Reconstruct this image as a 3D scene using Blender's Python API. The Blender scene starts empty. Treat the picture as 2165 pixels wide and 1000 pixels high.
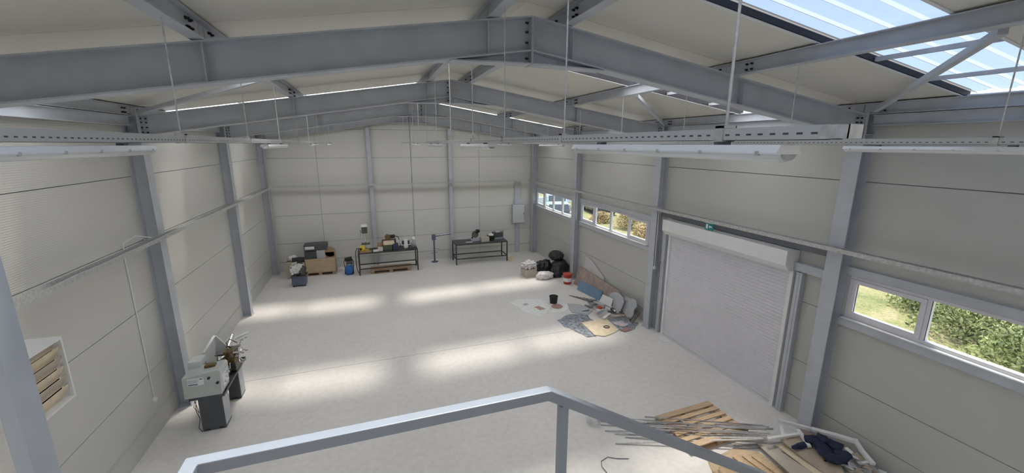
import bpy, bmesh, math, random
from mathutils import Vector, Matrix, noise
random.seed(7)
SC = bpy.context.scene
COL = SC.collection
# ------------------------------------------------------------------ camera
W = 12.243; H2 = 6.10
CAM = Vector((4.231, 0.0, 5.534))
yaw, pitch, roll, FL = .3326, -.2217, .0031, 866.67
fw = Vector((math.sin(yaw)*math.cos(pitch), math.cos(yaw)*math.cos(pitch), math.sin(pitch)))
rt = Vector((math.cos(yaw), -math.sin(yaw), 0)); up = rt.cross(fw)
rt, up = math.cos(roll)*rt + math.sin(roll)*up, -math.sin(roll)*rt + math.cos(roll)*up
cd = bpy.data.cameras.new('camera'); cam = bpy.data.objects.new('camera', cd); COL.objects.link(cam)
cd.sensor_fit = 'HORIZONTAL'; cd.sensor_width = 36; cd.lens = 36*FL/2165; cd.clip_start = .05; cd.clip_end = 400
m = Matrix((rt, up, -fw)).transposed().to_4x4(); m.translation = CAM
cam.matrix_world = m
SC.camera = cam
# ------------------------------------------------------------------ light and exposure
SC.view_settings.view_transform = 'Standard'; SC.view_settings.look = 'None'
SC.view_settings.gamma = 1; SC.view_settings.use_curve_mapping = False
SC.view_settings.exposure = 0.32
SUN_DIR = Vector((-.20, -.285, -1)).normalized()
wd = bpy.data.worlds.new('sky'); SC.world = wd; wd.use_nodes = True
nt = wd.node_tree; bg = nt.nodes['Background']
sky = nt.nodes.new('ShaderNodeTexSky'); sky.sky_type = 'NISHITA'; sky.sun_disc = False
sky.sun_elevation = math.asin(-SUN_DIR.z); sky.sun_rotation = math.atan2(-SUN_DIR.x, -SUN_DIR.y)
sky.air_density = 1.0; sky.dust_density = .6; sky.ozone_density = 1.0
hs = nt.nodes.new('ShaderNodeHueSaturation'); hs.inputs['Saturation'].default_value = .50   # thin haze over the blue
nt.links.new(sky.outputs[0], hs.inputs['Color']); nt.links.new(hs.outputs[0], bg.inputs[0]); bg.inputs[1].default_value = .40
sl = bpy.data.lights.new('sun', 'SUN'); sun = bpy.data.objects.new('sun', sl); COL.objects.link(sun)
sl.energy = 9.3; sl.angle = math.radians(8.0); sl.color = (1, .92, .80)
sun.rotation_euler = SUN_DIR.to_track_quat('-Z', 'Y').to_euler(); sun.location = (8, 10, 20)
SC.cycles.max_bounces = 10; SC.cycles.diffuse_bounces = 6; SC.cycles.transparent_max_bounces = 16
SC.cycles.sample_clamp_indirect = 6; SC.cycles.caustics_reflective = False; SC.cycles.caustics_refractive = False
# ------------------------------------------------------------------ materials
def newmat(name):
    m = bpy.data.materials.new(name); m.use_nodes = True
    return m, m.node_tree.nodes, m.node_tree.links, m.node_tree.nodes['Principled BSDF']
def mat(name, c, rough=.6, metal=0, var=.06, scale=6, bump=0, spec=.5, c2=None, stretch=None, emit=None):
    m, N, L, B = newmat(name)
    tc = N.new('ShaderNodeTexCoord'); mp = N.new('ShaderNodeMapping'); nz = N.new('ShaderNodeTexNoise')
    L.new(tc.outputs['Object'], mp.inputs[0]); L.new(mp.outputs[0], nz.inputs[0])
    if stretch: mp.inputs['Scale'].default_value = stretch
    nz.inputs['Scale'].default_value = scale; nz.inputs['Detail'].default_value = 4
    r = N.new('ShaderNodeValToRGB')
    c2 = c2 or tuple(min(1, x*(1+var*2)) for x in c)
    lo = tuple(x*(1-var) for x in c)
    r.color_ramp.elements[0].position = .3; r.color_ramp.elements[1].position = .7
    r.color_ramp.elements[0].color = (*lo, 1); r.color_ramp.elements[1].color = (*c2, 1)
    L.new(nz.outputs[0], r.inputs[0]); L.new(r.outputs[0], B.inputs['Base Color'])
    B.inputs['Roughness'].default_value = rough; B.inputs['Metallic'].default_value = metal
    B.inputs['Specular IOR Level'].default_value = spec
    if bump:
        b = N.new('ShaderNodeBump'); b.inputs['Strength'].default_value = bump; b.inputs['Distance'].default_value = .01
        L.new(nz.outputs[0], b.inputs['Height']); L.new(b.outputs[0], B.inputs['Normal'])
    return m
M = {}
M['steel'] = mat('steel_paint', (.49, .515, .56), .45, 0, .05, 3)
M['railpaint'] = mat('railing_paint', (.27, .285, .315), .4, 0, .03)
M['steel_dk'] = mat('steel_dark', (.17, .18, .205), .5)
M['bolt'] = mat('bolt_black', (.02, .02, .022), .5)
M['zinc'] = mat('galvanised', (.56, .57, .57), .38, .55, .12, 25)
M['white'] = mat('white_plastic', (.78, .79, .80), .35, 0, .02)
M['pvc'] = mat('white_pvc', (.70, .69, .74), .35, 0, .02)
M['lampcover'] = mat('lamp_cover', (.70, .72, .72), .25, 0, .02)
M['black'] = mat('black_rubber', (.018, .018, .02), .6)
M['sealant'] = mat('black_sealant', (.02, .022, .03), .7)
M['charcoal'] = mat('charcoal_paint', (.075, .08, .09), .5)
M['lathe_grey'] = mat('machine_grey_green', (.50, .54, .52), .4, 0, .03)
M['lathe_lt'] = mat('machine_light', (.62, .65, .64), .4, 0, .03)
M['iron'] = mat('cast_iron', (.12, .11, .10), .4, .6, .3, 20)
M['bronze'] = mat('oily_bronze', (.16, .11, .05), .4, .6, .3, 20)
M['chrome'] = mat('chrome', (.72, .72, .74), .18, 1, .05)
M['bluegrey'] = mat('blue_grey_paint', (.105, .125, .185), .5)
M['blue'] = mat('blue_paint', (.02, .13, .42), .35)
M['yellow'] = mat('yellow_paint', (.62, .47, .05), .45, 0, .2, 30)
M['green'] = mat('dark_green_paint', (.07, .09, .05), .5)
M['red'] = mat('red_plastic', (.55, .08, .05), .45)
M['cream'] = mat('cream_board', (.72, .62, .45), .7, 0, .08)
M['card'] = mat('cardboard', (.36, .24, .15), .8, 0, .1, 10)
M['ply'] = mat('plywood', (.50, .38, .25), .7, 0, .12, 4, stretch=(1, 8, 8))
M['wood'] = mat('pine', (.60, .42, .25), .65, 0, .18, 4, c2=(.74, .55, .36), stretch=(1, 14, 14))
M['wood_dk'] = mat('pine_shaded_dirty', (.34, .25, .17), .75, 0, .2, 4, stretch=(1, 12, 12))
M['mdf'] = mat('mdf', (.44, .37, .29), .75, 0, .08, 3)
M['mdf2'] = mat('beige_laminate', (.50, .45, .38), .6, 0, .05, 3)
M['greybox'] = mat('grey_box', (.45, .47, .50), .5)
M['foil'] = mat('grey_foil', (.24, .26, .29), .35, .2, .6, 9, bump=.6)
M['paper'] = mat('white_paper', (.78, .80, .78), .7, 0, .06, 8, bump=.3)
M['bagwhite'] = mat('white_sack', (.74, .72, .72), .5, 0, .12, 14, bump=.8)
M['bagblack'] = mat('black_bag', (.022, .020, .026), .38, 0, .3, 8, bump=.8)
M['blueboard'] = mat('blue_board', (.16, .26, .38), .6)
M['pinkboard'] = mat('plasterboard', (.60, .58, .60), .8, 0, .05)
M['brownboard'] = mat('brown_board', (.35, .28, .25), .8, 0, .15, 5)
M['navy'] = mat('navy_cloth', (.013, .017, .045), .8, 0, .4, 10, bump=.8)
M['gasket'] = mat('gasket', (.03, .03, .03), .6)
M['carblue'] = mat('car_paint_blue', (.08, .24, .60), .2)
M['cardark'] = mat('car_paint_dark', (.05, .055, .07), .2)
M['carglass'] = mat('car_glass', (.03, .04, .05), .08)
M['tyre'] = mat('tyre', (.02, .02, .02), .8)
M['signgreen'] = mat('sign_green', (.02, .24, .25), .4)
M['leaf'] = mat('leaf', (.11, .15, .04), .6, 0, .4, 1.2, c2=(.25, .28, .10))
M['leafdry'] = mat('leaf_dry', (.30, .20, .08), .7, 0, .4, 1.5, c2=(.46, .36, .18))
M['bark'] = mat('bark', (.10, .07, .05), .9)
M['clear'] = mat('clear_film', (.8, .8, .8), .15)
M['clear'].node_tree.nodes['Principled BSDF'].inputs['Alpha'].default_value = .35

def wallmat(name, c, axis, ribs):
    m, N, L, B = newmat(name)
    tc = N.new('ShaderNodeTexCoord'); nz = N.new('ShaderNodeTexNoise'); nz.inputs['Scale'].default_value = .8
    L.new(tc.outputs['Object'], nz.inputs[0])
    mx = N.new('ShaderNodeMix'); mx.data_type = 'RGBA'
    mx.inputs[6].default_value = (*[x*.97 for x in c], 1); mx.inputs[7].default_value = (*[min(1, x*1.03) for x in c], 1)
    L.new(nz.outputs[0], mx.inputs[0]); L.new(mx.outputs[2], B.inputs['Base Color'])
    B.inputs['Roughness'].default_value = .42; B.inputs['Specular IOR Level'].default_value = .35
    sp = N.new('ShaderNodeSeparateXYZ'); L.new(tc.outputs['Object'], sp.inputs[0])
    mu = N.new('ShaderNodeMath'); mu.operation = 'MULTIPLY'; mu.inputs[1].default_value = 2*math.pi/.03
    sn = N.new('ShaderNodeMath'); sn.operation = 'SINE'
    L.new(sp.outputs[axis], mu.inputs[0]); L.new(mu.outputs[0], sn.inputs[0])
    n2 = N.new('ShaderNodeTexNoise'); n2.inputs['Scale'].default_value = 3
    L.new(tc.outputs['Object'], n2.inputs[0])
    m2 = N.new('ShaderNodeMath'); m2.operation = 'MULTIPLY'; L.new(sn.outputs[0], m2.inputs[0]); L.new(n2.outputs[0], m2.inputs[1])
    b = N.new('ShaderNodeBump'); b.inputs['Strength'].default_value = ribs; b.inputs['Distance'].default_value = .004
    L.new(m2.outputs[0], b.inputs['Height']); L.new(b.outputs[0], B.inputs['Normal'])
    return m
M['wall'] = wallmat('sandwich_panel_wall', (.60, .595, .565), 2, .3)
M['wall_s'] = wallmat('sandwich_panel_smooth_shaded', (.53, .53, .51), 2, .08)  # same panel, colour darkened for the dimmer light on the right wall
M['wall_f'] = wallmat('sandwich_panel_gable_lit', (.68, .675, .65), 2, .08)  # same panel, colour lightened for the brighter light on the far wall
M['roof'] = wallmat('sandwich_panel_roof', (.74, .72, .665), 1, .1)

def floor_mat():
    m, N, L, B = newmat('concrete_floor')
    tc = N.new('ShaderNodeTexCoord')
    n1 = N.new('ShaderNodeTexNoise'); n1.inputs['Scale'].default_value = .5; n1.inputs['Detail'].default_value = 6
    n2 = N.new('ShaderNodeTexNoise'); n2.inputs['Scale'].default_value = 9; n2.inputs['Detail'].default_value = 8
    L.new(tc.outputs['Object'], n1.inputs[0]); L.new(tc.outputs['Object'], n2.inputs[0])
    r1 = N.new('ShaderNodeValToRGB'); r1.color_ramp.elements[0].position = .3; r1.color_ramp.elements[1].position = .75
    r1.color_ramp.elements[0].color = (.74, .725, .70, 1); r1.color_ramp.elements[1].color = (.82, .80, .775, 1)
    r2 = N.new('ShaderNodeValToRGB'); r2.color_ramp.elements[0].position = .25; r2.color_ramp.elements[1].position = .6
    r2.color_ramp.elements[0].color = (.90, .90, .90, 1); r2.color_ramp.elements[1].color = (1, 1, 1, 1)
    mx = N.new('ShaderNodeMix'); mx.data_type = 'RGBA'; mx.blend_type = 'MULTIPLY'; mx.inputs[0].default_value = 1
    L.new(n1.outputs[0], r1.inputs[0]); L.new(n2.outputs[0], r2.inputs[0])
    L.new(r1.outputs[0], mx.inputs[6]); L.new(r2.outputs[0], mx.inputs[7])
    # saw-cut joints every 5 m along y (faint dark lines)
    sp = N.new('ShaderNodeSeparateXYZ'); L.new(tc.outputs['Object'], sp.inputs[0])
    a = N.new('ShaderNodeMath'); a.operation = 'ADD'; a.inputs[1].default_value = -10.35+50
    d = N.new('ShaderNodeMath'); d.operation = 'PINGPONG'; d.inputs[1].default_value = 5
    c = N.new('ShaderNodeMath'); c.operation = 'LESS_THAN'; c.inputs[1].default_value = .006
    L.new(sp.outputs[1], a.inputs[0]); L.new(a.outputs[0], d.inputs[0]); L.new(d.outputs[0], c.inputs[0])
    m2 = N.new('ShaderNodeMix'); m2.data_type = 'RGBA'; m2.inputs[7].default_value = (.22, .21, .2, 1)
    L.new(c.outputs[0], m2.inputs[0]); L.new(mx.outputs[2], m2.inputs[6])
    L.new(m2.outputs[2], B.inputs['Base Color'])
    B.inputs['Roughness'].default_value = .55; B.inputs['Specular IOR Level'].default_value = .35
    b = N.new('ShaderNodeBump'); b.inputs['Strength'].default_value = .12; b.inputs['Distance'].default_value = .01
    L.new(n2.outputs[0], b.inputs['Height']); L.new(b.outputs[0], B.inputs['Normal'])
    return m
M['floor'] = floor_mat()

def skylight_mat(name, lo, hi, tint):
    m, N, L, B = newmat(name); N.remove(B); out = N['Material Output']
    tr = N.new('ShaderNodeBsdfTransparent'); tr.inputs[0].default_value = (*tint, 1)
    tl = N.new('ShaderNodeBsdfTranslucent'); tl.inputs[0].default_value = (.87, .87, .86, 1)
    gl = N.new('ShaderNodeBsdfGlossy'); gl.inputs['Roughness'].default_value = .2
    tc = N.new('ShaderNodeTexCoord'); sp = N.new('ShaderNodeSeparateXYZ'); L.new(tc.outputs['Object'], sp.inputs[0])
    d = N.new('ShaderNodeMath'); d.operation = 'PINGPONG'; d.inputs[1].default_value = .14
    L.new(sp.outputs[1], d.inputs[0])
    r = N.new('ShaderNodeValToRGB'); r.color_ramp.elements[0].position = .20; r.color_ramp.elements[1].position = .30
    r.color_ramp.elements[0].color = (hi, hi, hi, 1); r.color_ramp.elements[1].color = (lo, lo, lo, 1)
    mm = N.new('ShaderNodeMath'); mm.operation = 'MULTIPLY'; mm.inputs[1].default_value = 1/.14
    L.new(d.outputs[0], mm.inputs[0]); L.new(mm.outputs[0], r.inputs[0])
    mx = N.new('ShaderNodeMixShader'); L.new(r.outputs[0], mx.inputs[0]); L.new(tr.outputs[0], mx.inputs[1]); L.new(tl.outputs[0], mx.inputs[2])
    m2 = N.new('ShaderNodeMixShader'); m2.inputs[0].default_value = .05; L.new(mx.outputs[0], m2.inputs[1]); L.new(gl.outputs[0], m2.inputs[2])
    L.new(m2.outputs[0], out.inputs[0])
    return m
M['skylight'] = skylight_mat('skylight_polycarbonate', .70, .86, (.77, .78, .80))
M['skylight_clear'] = skylight_mat('skylight_clear_sheet', .06, .26, (.62, .70, .80))  # made clearer than the other sheets so sun brightens the railing top
M['skylight_dimmed'] = skylight_mat('skylight_dimmed_sky_sheet', .05, .12, (.17, .225, .31))  # sky blue and dimming put into the tint to hold back glare
def glass_mat():
    m, N, L, B = newmat('window_glass'); N.remove(B); out = N['Material Output']
    tr = N.new('ShaderNodeBsdfTransparent'); tr.inputs[0].default_value = (.93, .96, .95, 1)
    gl = N.new('ShaderNodeBsdfGlossy'); gl.inputs['Roughness'].default_value = .02
    lw = N.new('ShaderNodeLayerWeight'); lw.inputs[0].default_value = .5
    pw = N.new('ShaderNodeMath'); pw.operation = 'POWER'; pw.inputs[1].default_value = 4; L.new(lw.outputs['Facing'], pw.inputs[0])
    ml = N.new('ShaderNodeMath'); ml.operation = 'MULTIPLY'; ml.inputs[1].default_value = .5; L.new(pw.outputs[0], ml.inputs[0])
    mx = N.new('ShaderNodeMixShader'); L.new(ml.outputs[0], mx.inputs[0]); L.new(tr.outputs[0], mx.inputs[1]); L.new(gl.outputs[0], mx.inputs[2])
    L.new(mx.outputs[0], out.inputs[0]); return m
M['glass'] = glass_mat()
def perf_mat():   # galvanised perforated strip, slot pattern along y
    m, N, L, B = newmat('perforated_tray')
    tc = N.new('ShaderNodeTexCoord'); sp = N.new('ShaderNodeSeparateXYZ'); L.new(tc.outputs['Object'], sp.inputs[0])
    d = N.new('ShaderNodeMath'); d.operation = 'PINGPONG'; d.inputs[1].default_value = .025
    L.new(sp.outputs[1], d.inputs[0])
    c = N.new('ShaderNodeMath'); c.operation = 'LESS_THAN'; c.inputs[1].default_value = .011; L.new(d.outputs[0], c.inputs[0])
    a = N.new('ShaderNodeMath'); a.operation = 'ABSOLUTE'; sub = N.new('ShaderNodeMath'); sub.operation = 'SUBTRACT'; sub.inputs[1].default_value = .022
    L.new(sp.outputs[2], sub.inputs[0]); L.new(sub.outputs[0], a.inputs[0])
    e = N.new('ShaderNodeMath'); e.operation = 'LESS_THAN'; e.inputs[1].default_value = .0035; L.new(a.outputs[0], e.inputs[0])
    mu = N.new('ShaderNodeMath'); mu.operation = 'MULTIPLY'; L.new(c.outputs[0], mu.inputs[0]); L.new(e.outputs[0], mu.inputs[1])
    mx = N.new('ShaderNodeMix'); mx.data_type = 'RGBA'; mx.inputs[6].default_value = (.54, .56, .565, 1); mx.inputs[7].default_value = (.08, .085, .09, 1)
    L.new(mu.outputs[0], mx.inputs[0]); L.new(mx.outputs[2], B.inputs['Base Color'])
    B.inputs['Metallic'].default_value = .3; B.inputs['Roughness'].default_value = .4
    return m
M['perf'] = perf_mat()
def ground_mat():
    m, N, L, B = newmat('dry_grass_ground')
    tc = N.new('ShaderNodeTexCoord')
    n1 = N.new('ShaderNodeTexNoise'); n1.inputs['Scale'].default_value = .7; n1.inputs['Detail'].default_value = 8; n1.inputs['Roughness'].default_value = .7
    n2 = N.new('ShaderNodeTexNoise'); n2.inputs['Scale'].default_value = 14; n2.inputs['Detail'].default_value = 8
    L.new(tc.outputs['Object'], n1.inputs[0]); L.new(tc.outputs['Object'], n2.inputs[0])
    r = N.new('ShaderNodeValToRGB'); e = r.color_ramp.elements
    e[0].position = .38; e[0].color = (.08, .10, .03, 1); e[1].position = .62; e[1].color = (.25, .21, .14, 1)
    x = r.color_ramp.elements.new(.5); x.color = (.16, .155, .065, 1)
    ad = N.new('ShaderNodeMix'); ad.data_type = 'FLOAT'; ad.inputs[0].default_value = .4
    L.new(n1.outputs[0], ad.inputs[2]); L.new(n2.outputs[0], ad.inputs[3]); L.new(ad.outputs[0], r.inputs[0])
    L.new(r.outputs[0], B.inputs['Base Color']); B.inputs['Roughness'].default_value = .95
    return m
M['ground'] = ground_mat()
# ------------------------------------------------------------------ mesh builder
class MB:
    def __init__(s): s.v = []; s.f = []; s.mi = []; s.sm = []; s.cur = 0; s.smooth = False
    def add(s, vs, fs, sm=None):
        o = len(s.v); s.v += [Vector(p) for p in vs]
        for f in fs: s.f.append([o+i for i in f]); s.mi.append(s.cur); s.sm.append(s.smooth if sm is None else sm)
        return s
    def box(s, a, b):
        x0, y0, z0 = (min(a[i], b[i]) for i in range(3)); x1, y1, z1 = (max(a[i], b[i]) for i in range(3))
        return s.add([(x0,y0,z0),(x1,y0,z0),(x1,y1,z0),(x0,y1,z0),(x0,y0,z1),(x1,y0,z1),(x1,y1,z1),(x0,y1,z1)],
              [(0,3,2,1),(4,5,6,7),(0,1,5,4),(1,2,6,5),(2,3,7,6),(3,0,4,7)], False)
    def obox(s, c, ax, d):   # centre, three axes, half sizes
        c = Vector(c); A = [Vector(ax[i]).normalized()*d[i] for i in range(3)]
        vs = [c+A[0]*i+A[1]*j+A[2]*k for k in (-1,1) for (i,j) in ((-1,-1),(1,-1),(1,1),(-1,1))]
        return s.add(vs, [(0,3,2,1),(4,5,6,7),(0,1,5,4),(1,2,6,5),(2,3,7,6),(3,0,4,7)], False)
    def bar(s, p, q, w, h, upv=(0,0,1)):    # rectangular bar from p to q
        p, q = Vector(p), Vector(q); d = (q-p); L = d.length; d.normalize()
        u = Vector(upv); u = (u - d*u.dot(d));
        if u.length < 1e-4: u = Vector((1,0,0)) - d*d.x
        u.normalize(); sd = d.cross(u)
        return s.obox((p+q)/2, (d, sd, u), (L/2, w/2, h/2))
    def ibeam(s, p, q, w, h, tf=.014, tw=.01, upv=(0,0,1)):
        p, q = Vector(p), Vector(q); d = (q-p).normalized(); u = Vector(upv); u = (u-d*u.dot(d)).normalized()
        s.bar(p+u*(h/2-tf/2), q+u*(h/2-tf/2), w, tf, u); s.bar(p-u*(h/2-tf/2), q-u*(h/2-tf/2), w, tf, u)
        return s.bar(p, q, tw, h-2*tf, u)
    def cyl(s, p, q, r, n=12, r2=None, cap=True):
        p, q = Vector(p), Vector(q); d = (q-p).normalized(); a = d.orthogonal().normalized(); b = d.cross(a)
        r2 = r if r2 is None else r2; vs = []
        for c, rr in ((p, r), (q, r2)):
            vs += [c + (a*math.cos(2*math.pi*i/n)+b*math.sin(2*math.pi*i/n))*rr for i in range(n)]
        s.add(vs, [(i, (i+1)%n, n+(i+1)%n, n+i) for i in range(n)], True)
        if cap: s.add(vs, [tuple(range(n-1,-1,-1)), tuple(range(n, 2*n))], False)
        return s
    def tube(s, pts, r, n=8):
        pts = [Vector(p) for p in pts]; rings = []
        prev = None
        for i, p in enumerate(pts):
            d = (pts[min(i+1,len(pts)-1)]-pts[max(i-1,0)]).normalized()
            a = (prev - d*prev.dot(d)) if prev is not None else d.orthogonal()
            a.normalize(); prev = a; b = d.cross(a)
            rings.append([p+(a*math.cos(2*math.pi*k/n)+b*math.sin(2*math.pi*k/n))*r for k in range(n)])
        vs = [v for g in rings for v in g]; fs = []
        for i in range(len(pts)-1):
            for k in range(n): fs.append((i*n+k, i*n+(k+1)%n, (i+1)*n+(k+1)%n, (i+1)*n+k))
        s.add(vs, fs, True)
        return s.add(rings[0]+rings[-1], [tuple(range(n-1,-1,-1)), tuple(range(n,2*n))], False)
    def prism(s, poly, t, n=None):   # planar polygon thickened by t along n (default: its normal)
        P = [Vector(p) for p in poly]
        if n is None:
            n = Vector((0,0,0))
            for i in range(len(P)): n += (P[i]-P[0]).cross(P[(i+1)%len(P)]-P[0])
            n.normalize()
        n = Vector(n)*t; k = len(P)
        return s.add(P+[p+n for p in P], [tuple(range(k-1,-1,-1)), tuple(range(k,2*k))]+[(i,(i+1)%k,k+(i+1)%k,k+i) for i in range(k)], False)
    def lathe(s, prof, c=(0,0,0), n=20):  # prof [(r,z)]
        c = Vector(c); vs = []; fs = []
        for r, z in prof: vs += [c+Vector((r*math.cos(2*math.pi*i/n), r*math.sin(2*math.pi*i/n), z)) for i in range(n)]
        for j in range(len(prof)-1):
            for i in range(n): fs.append((j*n+i, j*n+(i+1)%n, (j+1)*n+(i+1)%n, (j+1)*n+i))
        s.add(vs, fs, True)
        return s
    def blob(s, c, rad, amp=.15, fr=2.5, sub=3, flat=None, seed=0):
        bm = bmesh.new(); bmesh.ops.create_icosphere(bm, subdivisions=sub, radius=1)
        c = Vector(c); vs = []
        for v in bm.verts:
            d = v.co.normalized(); k = 1 + amp*noise.noise(d*fr+Vector((seed*7.3,seed,0))) + amp*.5*noise.noise(d*fr*2.7+Vector((seed,0,3)))
            p = Vector((d.x*rad[0]*k, d.y*rad[1]*k, d.z*rad[2]*k)) + c
            if flat is not None and p.z < flat: p.z = flat
            vs.append(p)
        fs = [[v.index for v in f.verts] for f in bm.faces]; bm.free()
        return s.add(vs, fs, True)
    def mesh(s, name, mats, off=Vector((0,0,0))):
        me = bpy.data.meshes.new(name); me.from_pydata([tuple(v-off) for v in s.v], [], s.f)
        for m in mats: me.materials.append(m)
        me.polygons.foreach_set('material_index', s.mi); me.polygons.foreach_set('use_smooth', s.sm); me.update()
        return me
def props(o, label=None, cat=None, group=None, kind=None):
    if label: o['label'] = label
    if cat: o['category'] = cat
    if group: o['group'] = group
    if kind: o['kind'] = kind
    return o
def bevel(o, w, seg=2):
    md = o.modifiers.new('bevel', 'BEVEL'); md.width = w; md.segments = seg; md.limit_method = 'ANGLE'; return o
def part(mb, name, mats, parent, bev=0, label=None):   # mb in the parent's local coordinates
    mats = mats if isinstance(mats, (list, tuple)) else [mats]
    o = bpy.data.objects.new(name, mb.mesh(name, [M[k] for k in mats])); COL.objects.link(o); o.parent = parent
    if bev: bevel(o, bev)
    if label: o['label'] = label
    return o
def solo(mb, name, mats, label=None, cat=None, group=None, kind=None, bev=0):   # world coordinates; origin at its base
    mats = mats if isinstance(mats, (list, tuple)) else [mats]
    xs = [v.x for v in mb.v]; ys = [v.y for v in mb.v]; zs = [v.z for v in mb.v]
    off = Vector(((min(xs)+max(xs))/2, (min(ys)+max(ys))/2, min(zs)))
    if kind == 'structure': off = Vector((0,0,0))
    o = bpy.data.objects.new(name, mb.mesh(name, [M[k] for k in mats], off)); COL.objects.link(o); o.location = off
    if bev: bevel(o, bev)
    return props(o, label, cat, group, kind)
def thing(name, label, cat, loc=(0,0,0), rz=0, group=None, kind=None):
    o = bpy.data.objects.new(name, None); COL.objects.link(o); o.location = loc; o.rotation_euler = (0,0,rz); o.empty_display_size = .1
    return props(o, label, cat, group, kind)
def kids(o): return [c for c in COL.objects if c.parent == o]
def copy_tree(o, parent=None, loc=None, rz=None, label=None, group=None):
    c = o.copy(); COL.objects.link(c)
    if parent: c.parent = parent
    if loc is not None: c.location = loc
    if rz is not None: c.rotation_euler = (0,0,rz)
    if label: c['label'] = label
    if group: c['group'] = group
    for k in kids(o): copy_tree(k, c)
    return c
def box(a, b): return MB().box(a, b)
#SECTION
# ------------------------------------------------------------------ the shell
YB, YF = -10.0, 19.65
SL = .157
def rz(x, off=.20): return 6.953+off-SL*abs(x-H2)
solo(MB().box((-.1, YB-.1, -.2), (W+.1, YF+.1, 0)), 'floor', 'floor', kind='structure')
ZJ = [0, .45, 1.25, 2.48, 3.70, 4.92, 6.14, 7.4]
def wall_grid(mb, plane, u0, u1, ztop, holes, xj=()):
    """plane: function (u, d, z) -> point; d=0 is the room face. Panels with grooves at the joints, around the holes."""
    g = .006
    us = sorted(set([u0, u1] + [h[i] for h in holes for i in (0, 1)] + list(xj)))
    us = [u for u in us if u0 <= u <= u1]
    for k in range(len(ZJ)-1):
        a, b = ZJ[k]+(g if k else 0), ZJ[k+1]-g
        for i in range(len(us)-1):
            ua, ub = us[i], us[i+1]
            if ua in xj: ua += g
            if ub in xj: ub -= g
            hs = [h for h in holes if h[0] <= us[i]+1e-6 and h[1] >= us[i+1]-1e-6]
            segs = [(a, b)]
            for h in hs:
                ns = []
                for (s0, s1) in segs:
                    if h[3] <= s0 or h[2] >= s1: ns.append((s0, s1)); continue
                    if h[2] > s0: ns.append((s0, h[2]))
                    if h[3] < s1: ns.append((h[3], s1))
                segs = ns
            for s0, s1 in segs:
                t0, t1 = min(s1, ztop(ua)), min(s1, ztop(ub))
                if max(t0, t1) <= s0+.001: continue
                t0 = max(t0, s0); t1 = max(t1, s0)
                pts = [plane(ua,0,s0), plane(ub,0,s0), plane(ub,0,t1), plane(ua,0,t0)]
                pb = [plane(ua,1,s0), plane(ub,1,s0), plane(ub,1,t1), plane(ua,1,t0)]
                mb.cur = 0
                mb.add(pts+pb, [(0,1,2,3),(7,6,5,4),(0,4,5,1),(1,5,6,2),(2,6,7,3),(3,7,4,0)], False)
    # dark core just behind the room face so that the grooves read as closed joints
    for i in range(len(us)-1):
        hs = sorted([h for h in holes if h[0] <= us[i]+1e-6 and h[1] >= us[i+1]-1e-6], key=lambda h: h[2])
        z = 0; segs = []
        for h in hs: segs.append((z, h[2])); z = h[3]
        segs.append((z, None)); mb.cur = 1
        for s0, s1 in segs:
            t0 = s1 if s1 else ztop(us[i]); t1 = s1 if s1 else ztop(us[i+1])
            if t0-s0 < .01: continue
            p = [plane(us[i],.25,s0), plane(us[i+1],.25,s0), plane(us[i+1],.25,t1), plane(us[i],.25,t0)]
            q = [plane(us[i],.9,s0), plane(us[i+1],.9,s0), plane(us[i+1],.9,t1), plane(us[i],.9,t0)]
            mb.add(p+q, [(0,1,2,3),(7,6,5,4),(0,4,5,1),(1,5,6,2),(2,6,7,3),(3,7,4,0)], False)
    mb.cur = 0
T = .10
WIN = {'near': (.30, 4.62), 'mid': (10.28, 14.62), 'far': (15.42, 19.30)}
WZ = (2.50, 3.27)
holesR = [(a, b, WZ[0], WZ[1]) for a, b in WIN.values()] + [(5.62, 9.24, 0, 3.12)]
holeL = (5.95, 7.02, 1.98, 2.90)
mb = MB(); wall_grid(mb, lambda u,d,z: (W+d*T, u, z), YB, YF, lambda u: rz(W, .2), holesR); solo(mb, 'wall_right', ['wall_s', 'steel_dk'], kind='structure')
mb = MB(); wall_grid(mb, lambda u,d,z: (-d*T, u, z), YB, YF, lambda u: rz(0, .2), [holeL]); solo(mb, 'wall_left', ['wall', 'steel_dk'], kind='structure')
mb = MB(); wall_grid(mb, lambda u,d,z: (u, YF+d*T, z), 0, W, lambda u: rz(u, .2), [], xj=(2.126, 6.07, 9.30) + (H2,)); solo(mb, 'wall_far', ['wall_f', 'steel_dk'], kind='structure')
mb = MB(); wall_grid(mb, lambda u,d,z: (u, YB-d*T, z), 0, W, lambda u: rz(u, .2), [], xj=(H2,)); solo(mb, 'wall_back', ['wall_s', 'steel_dk'], kind='structure')
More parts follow.
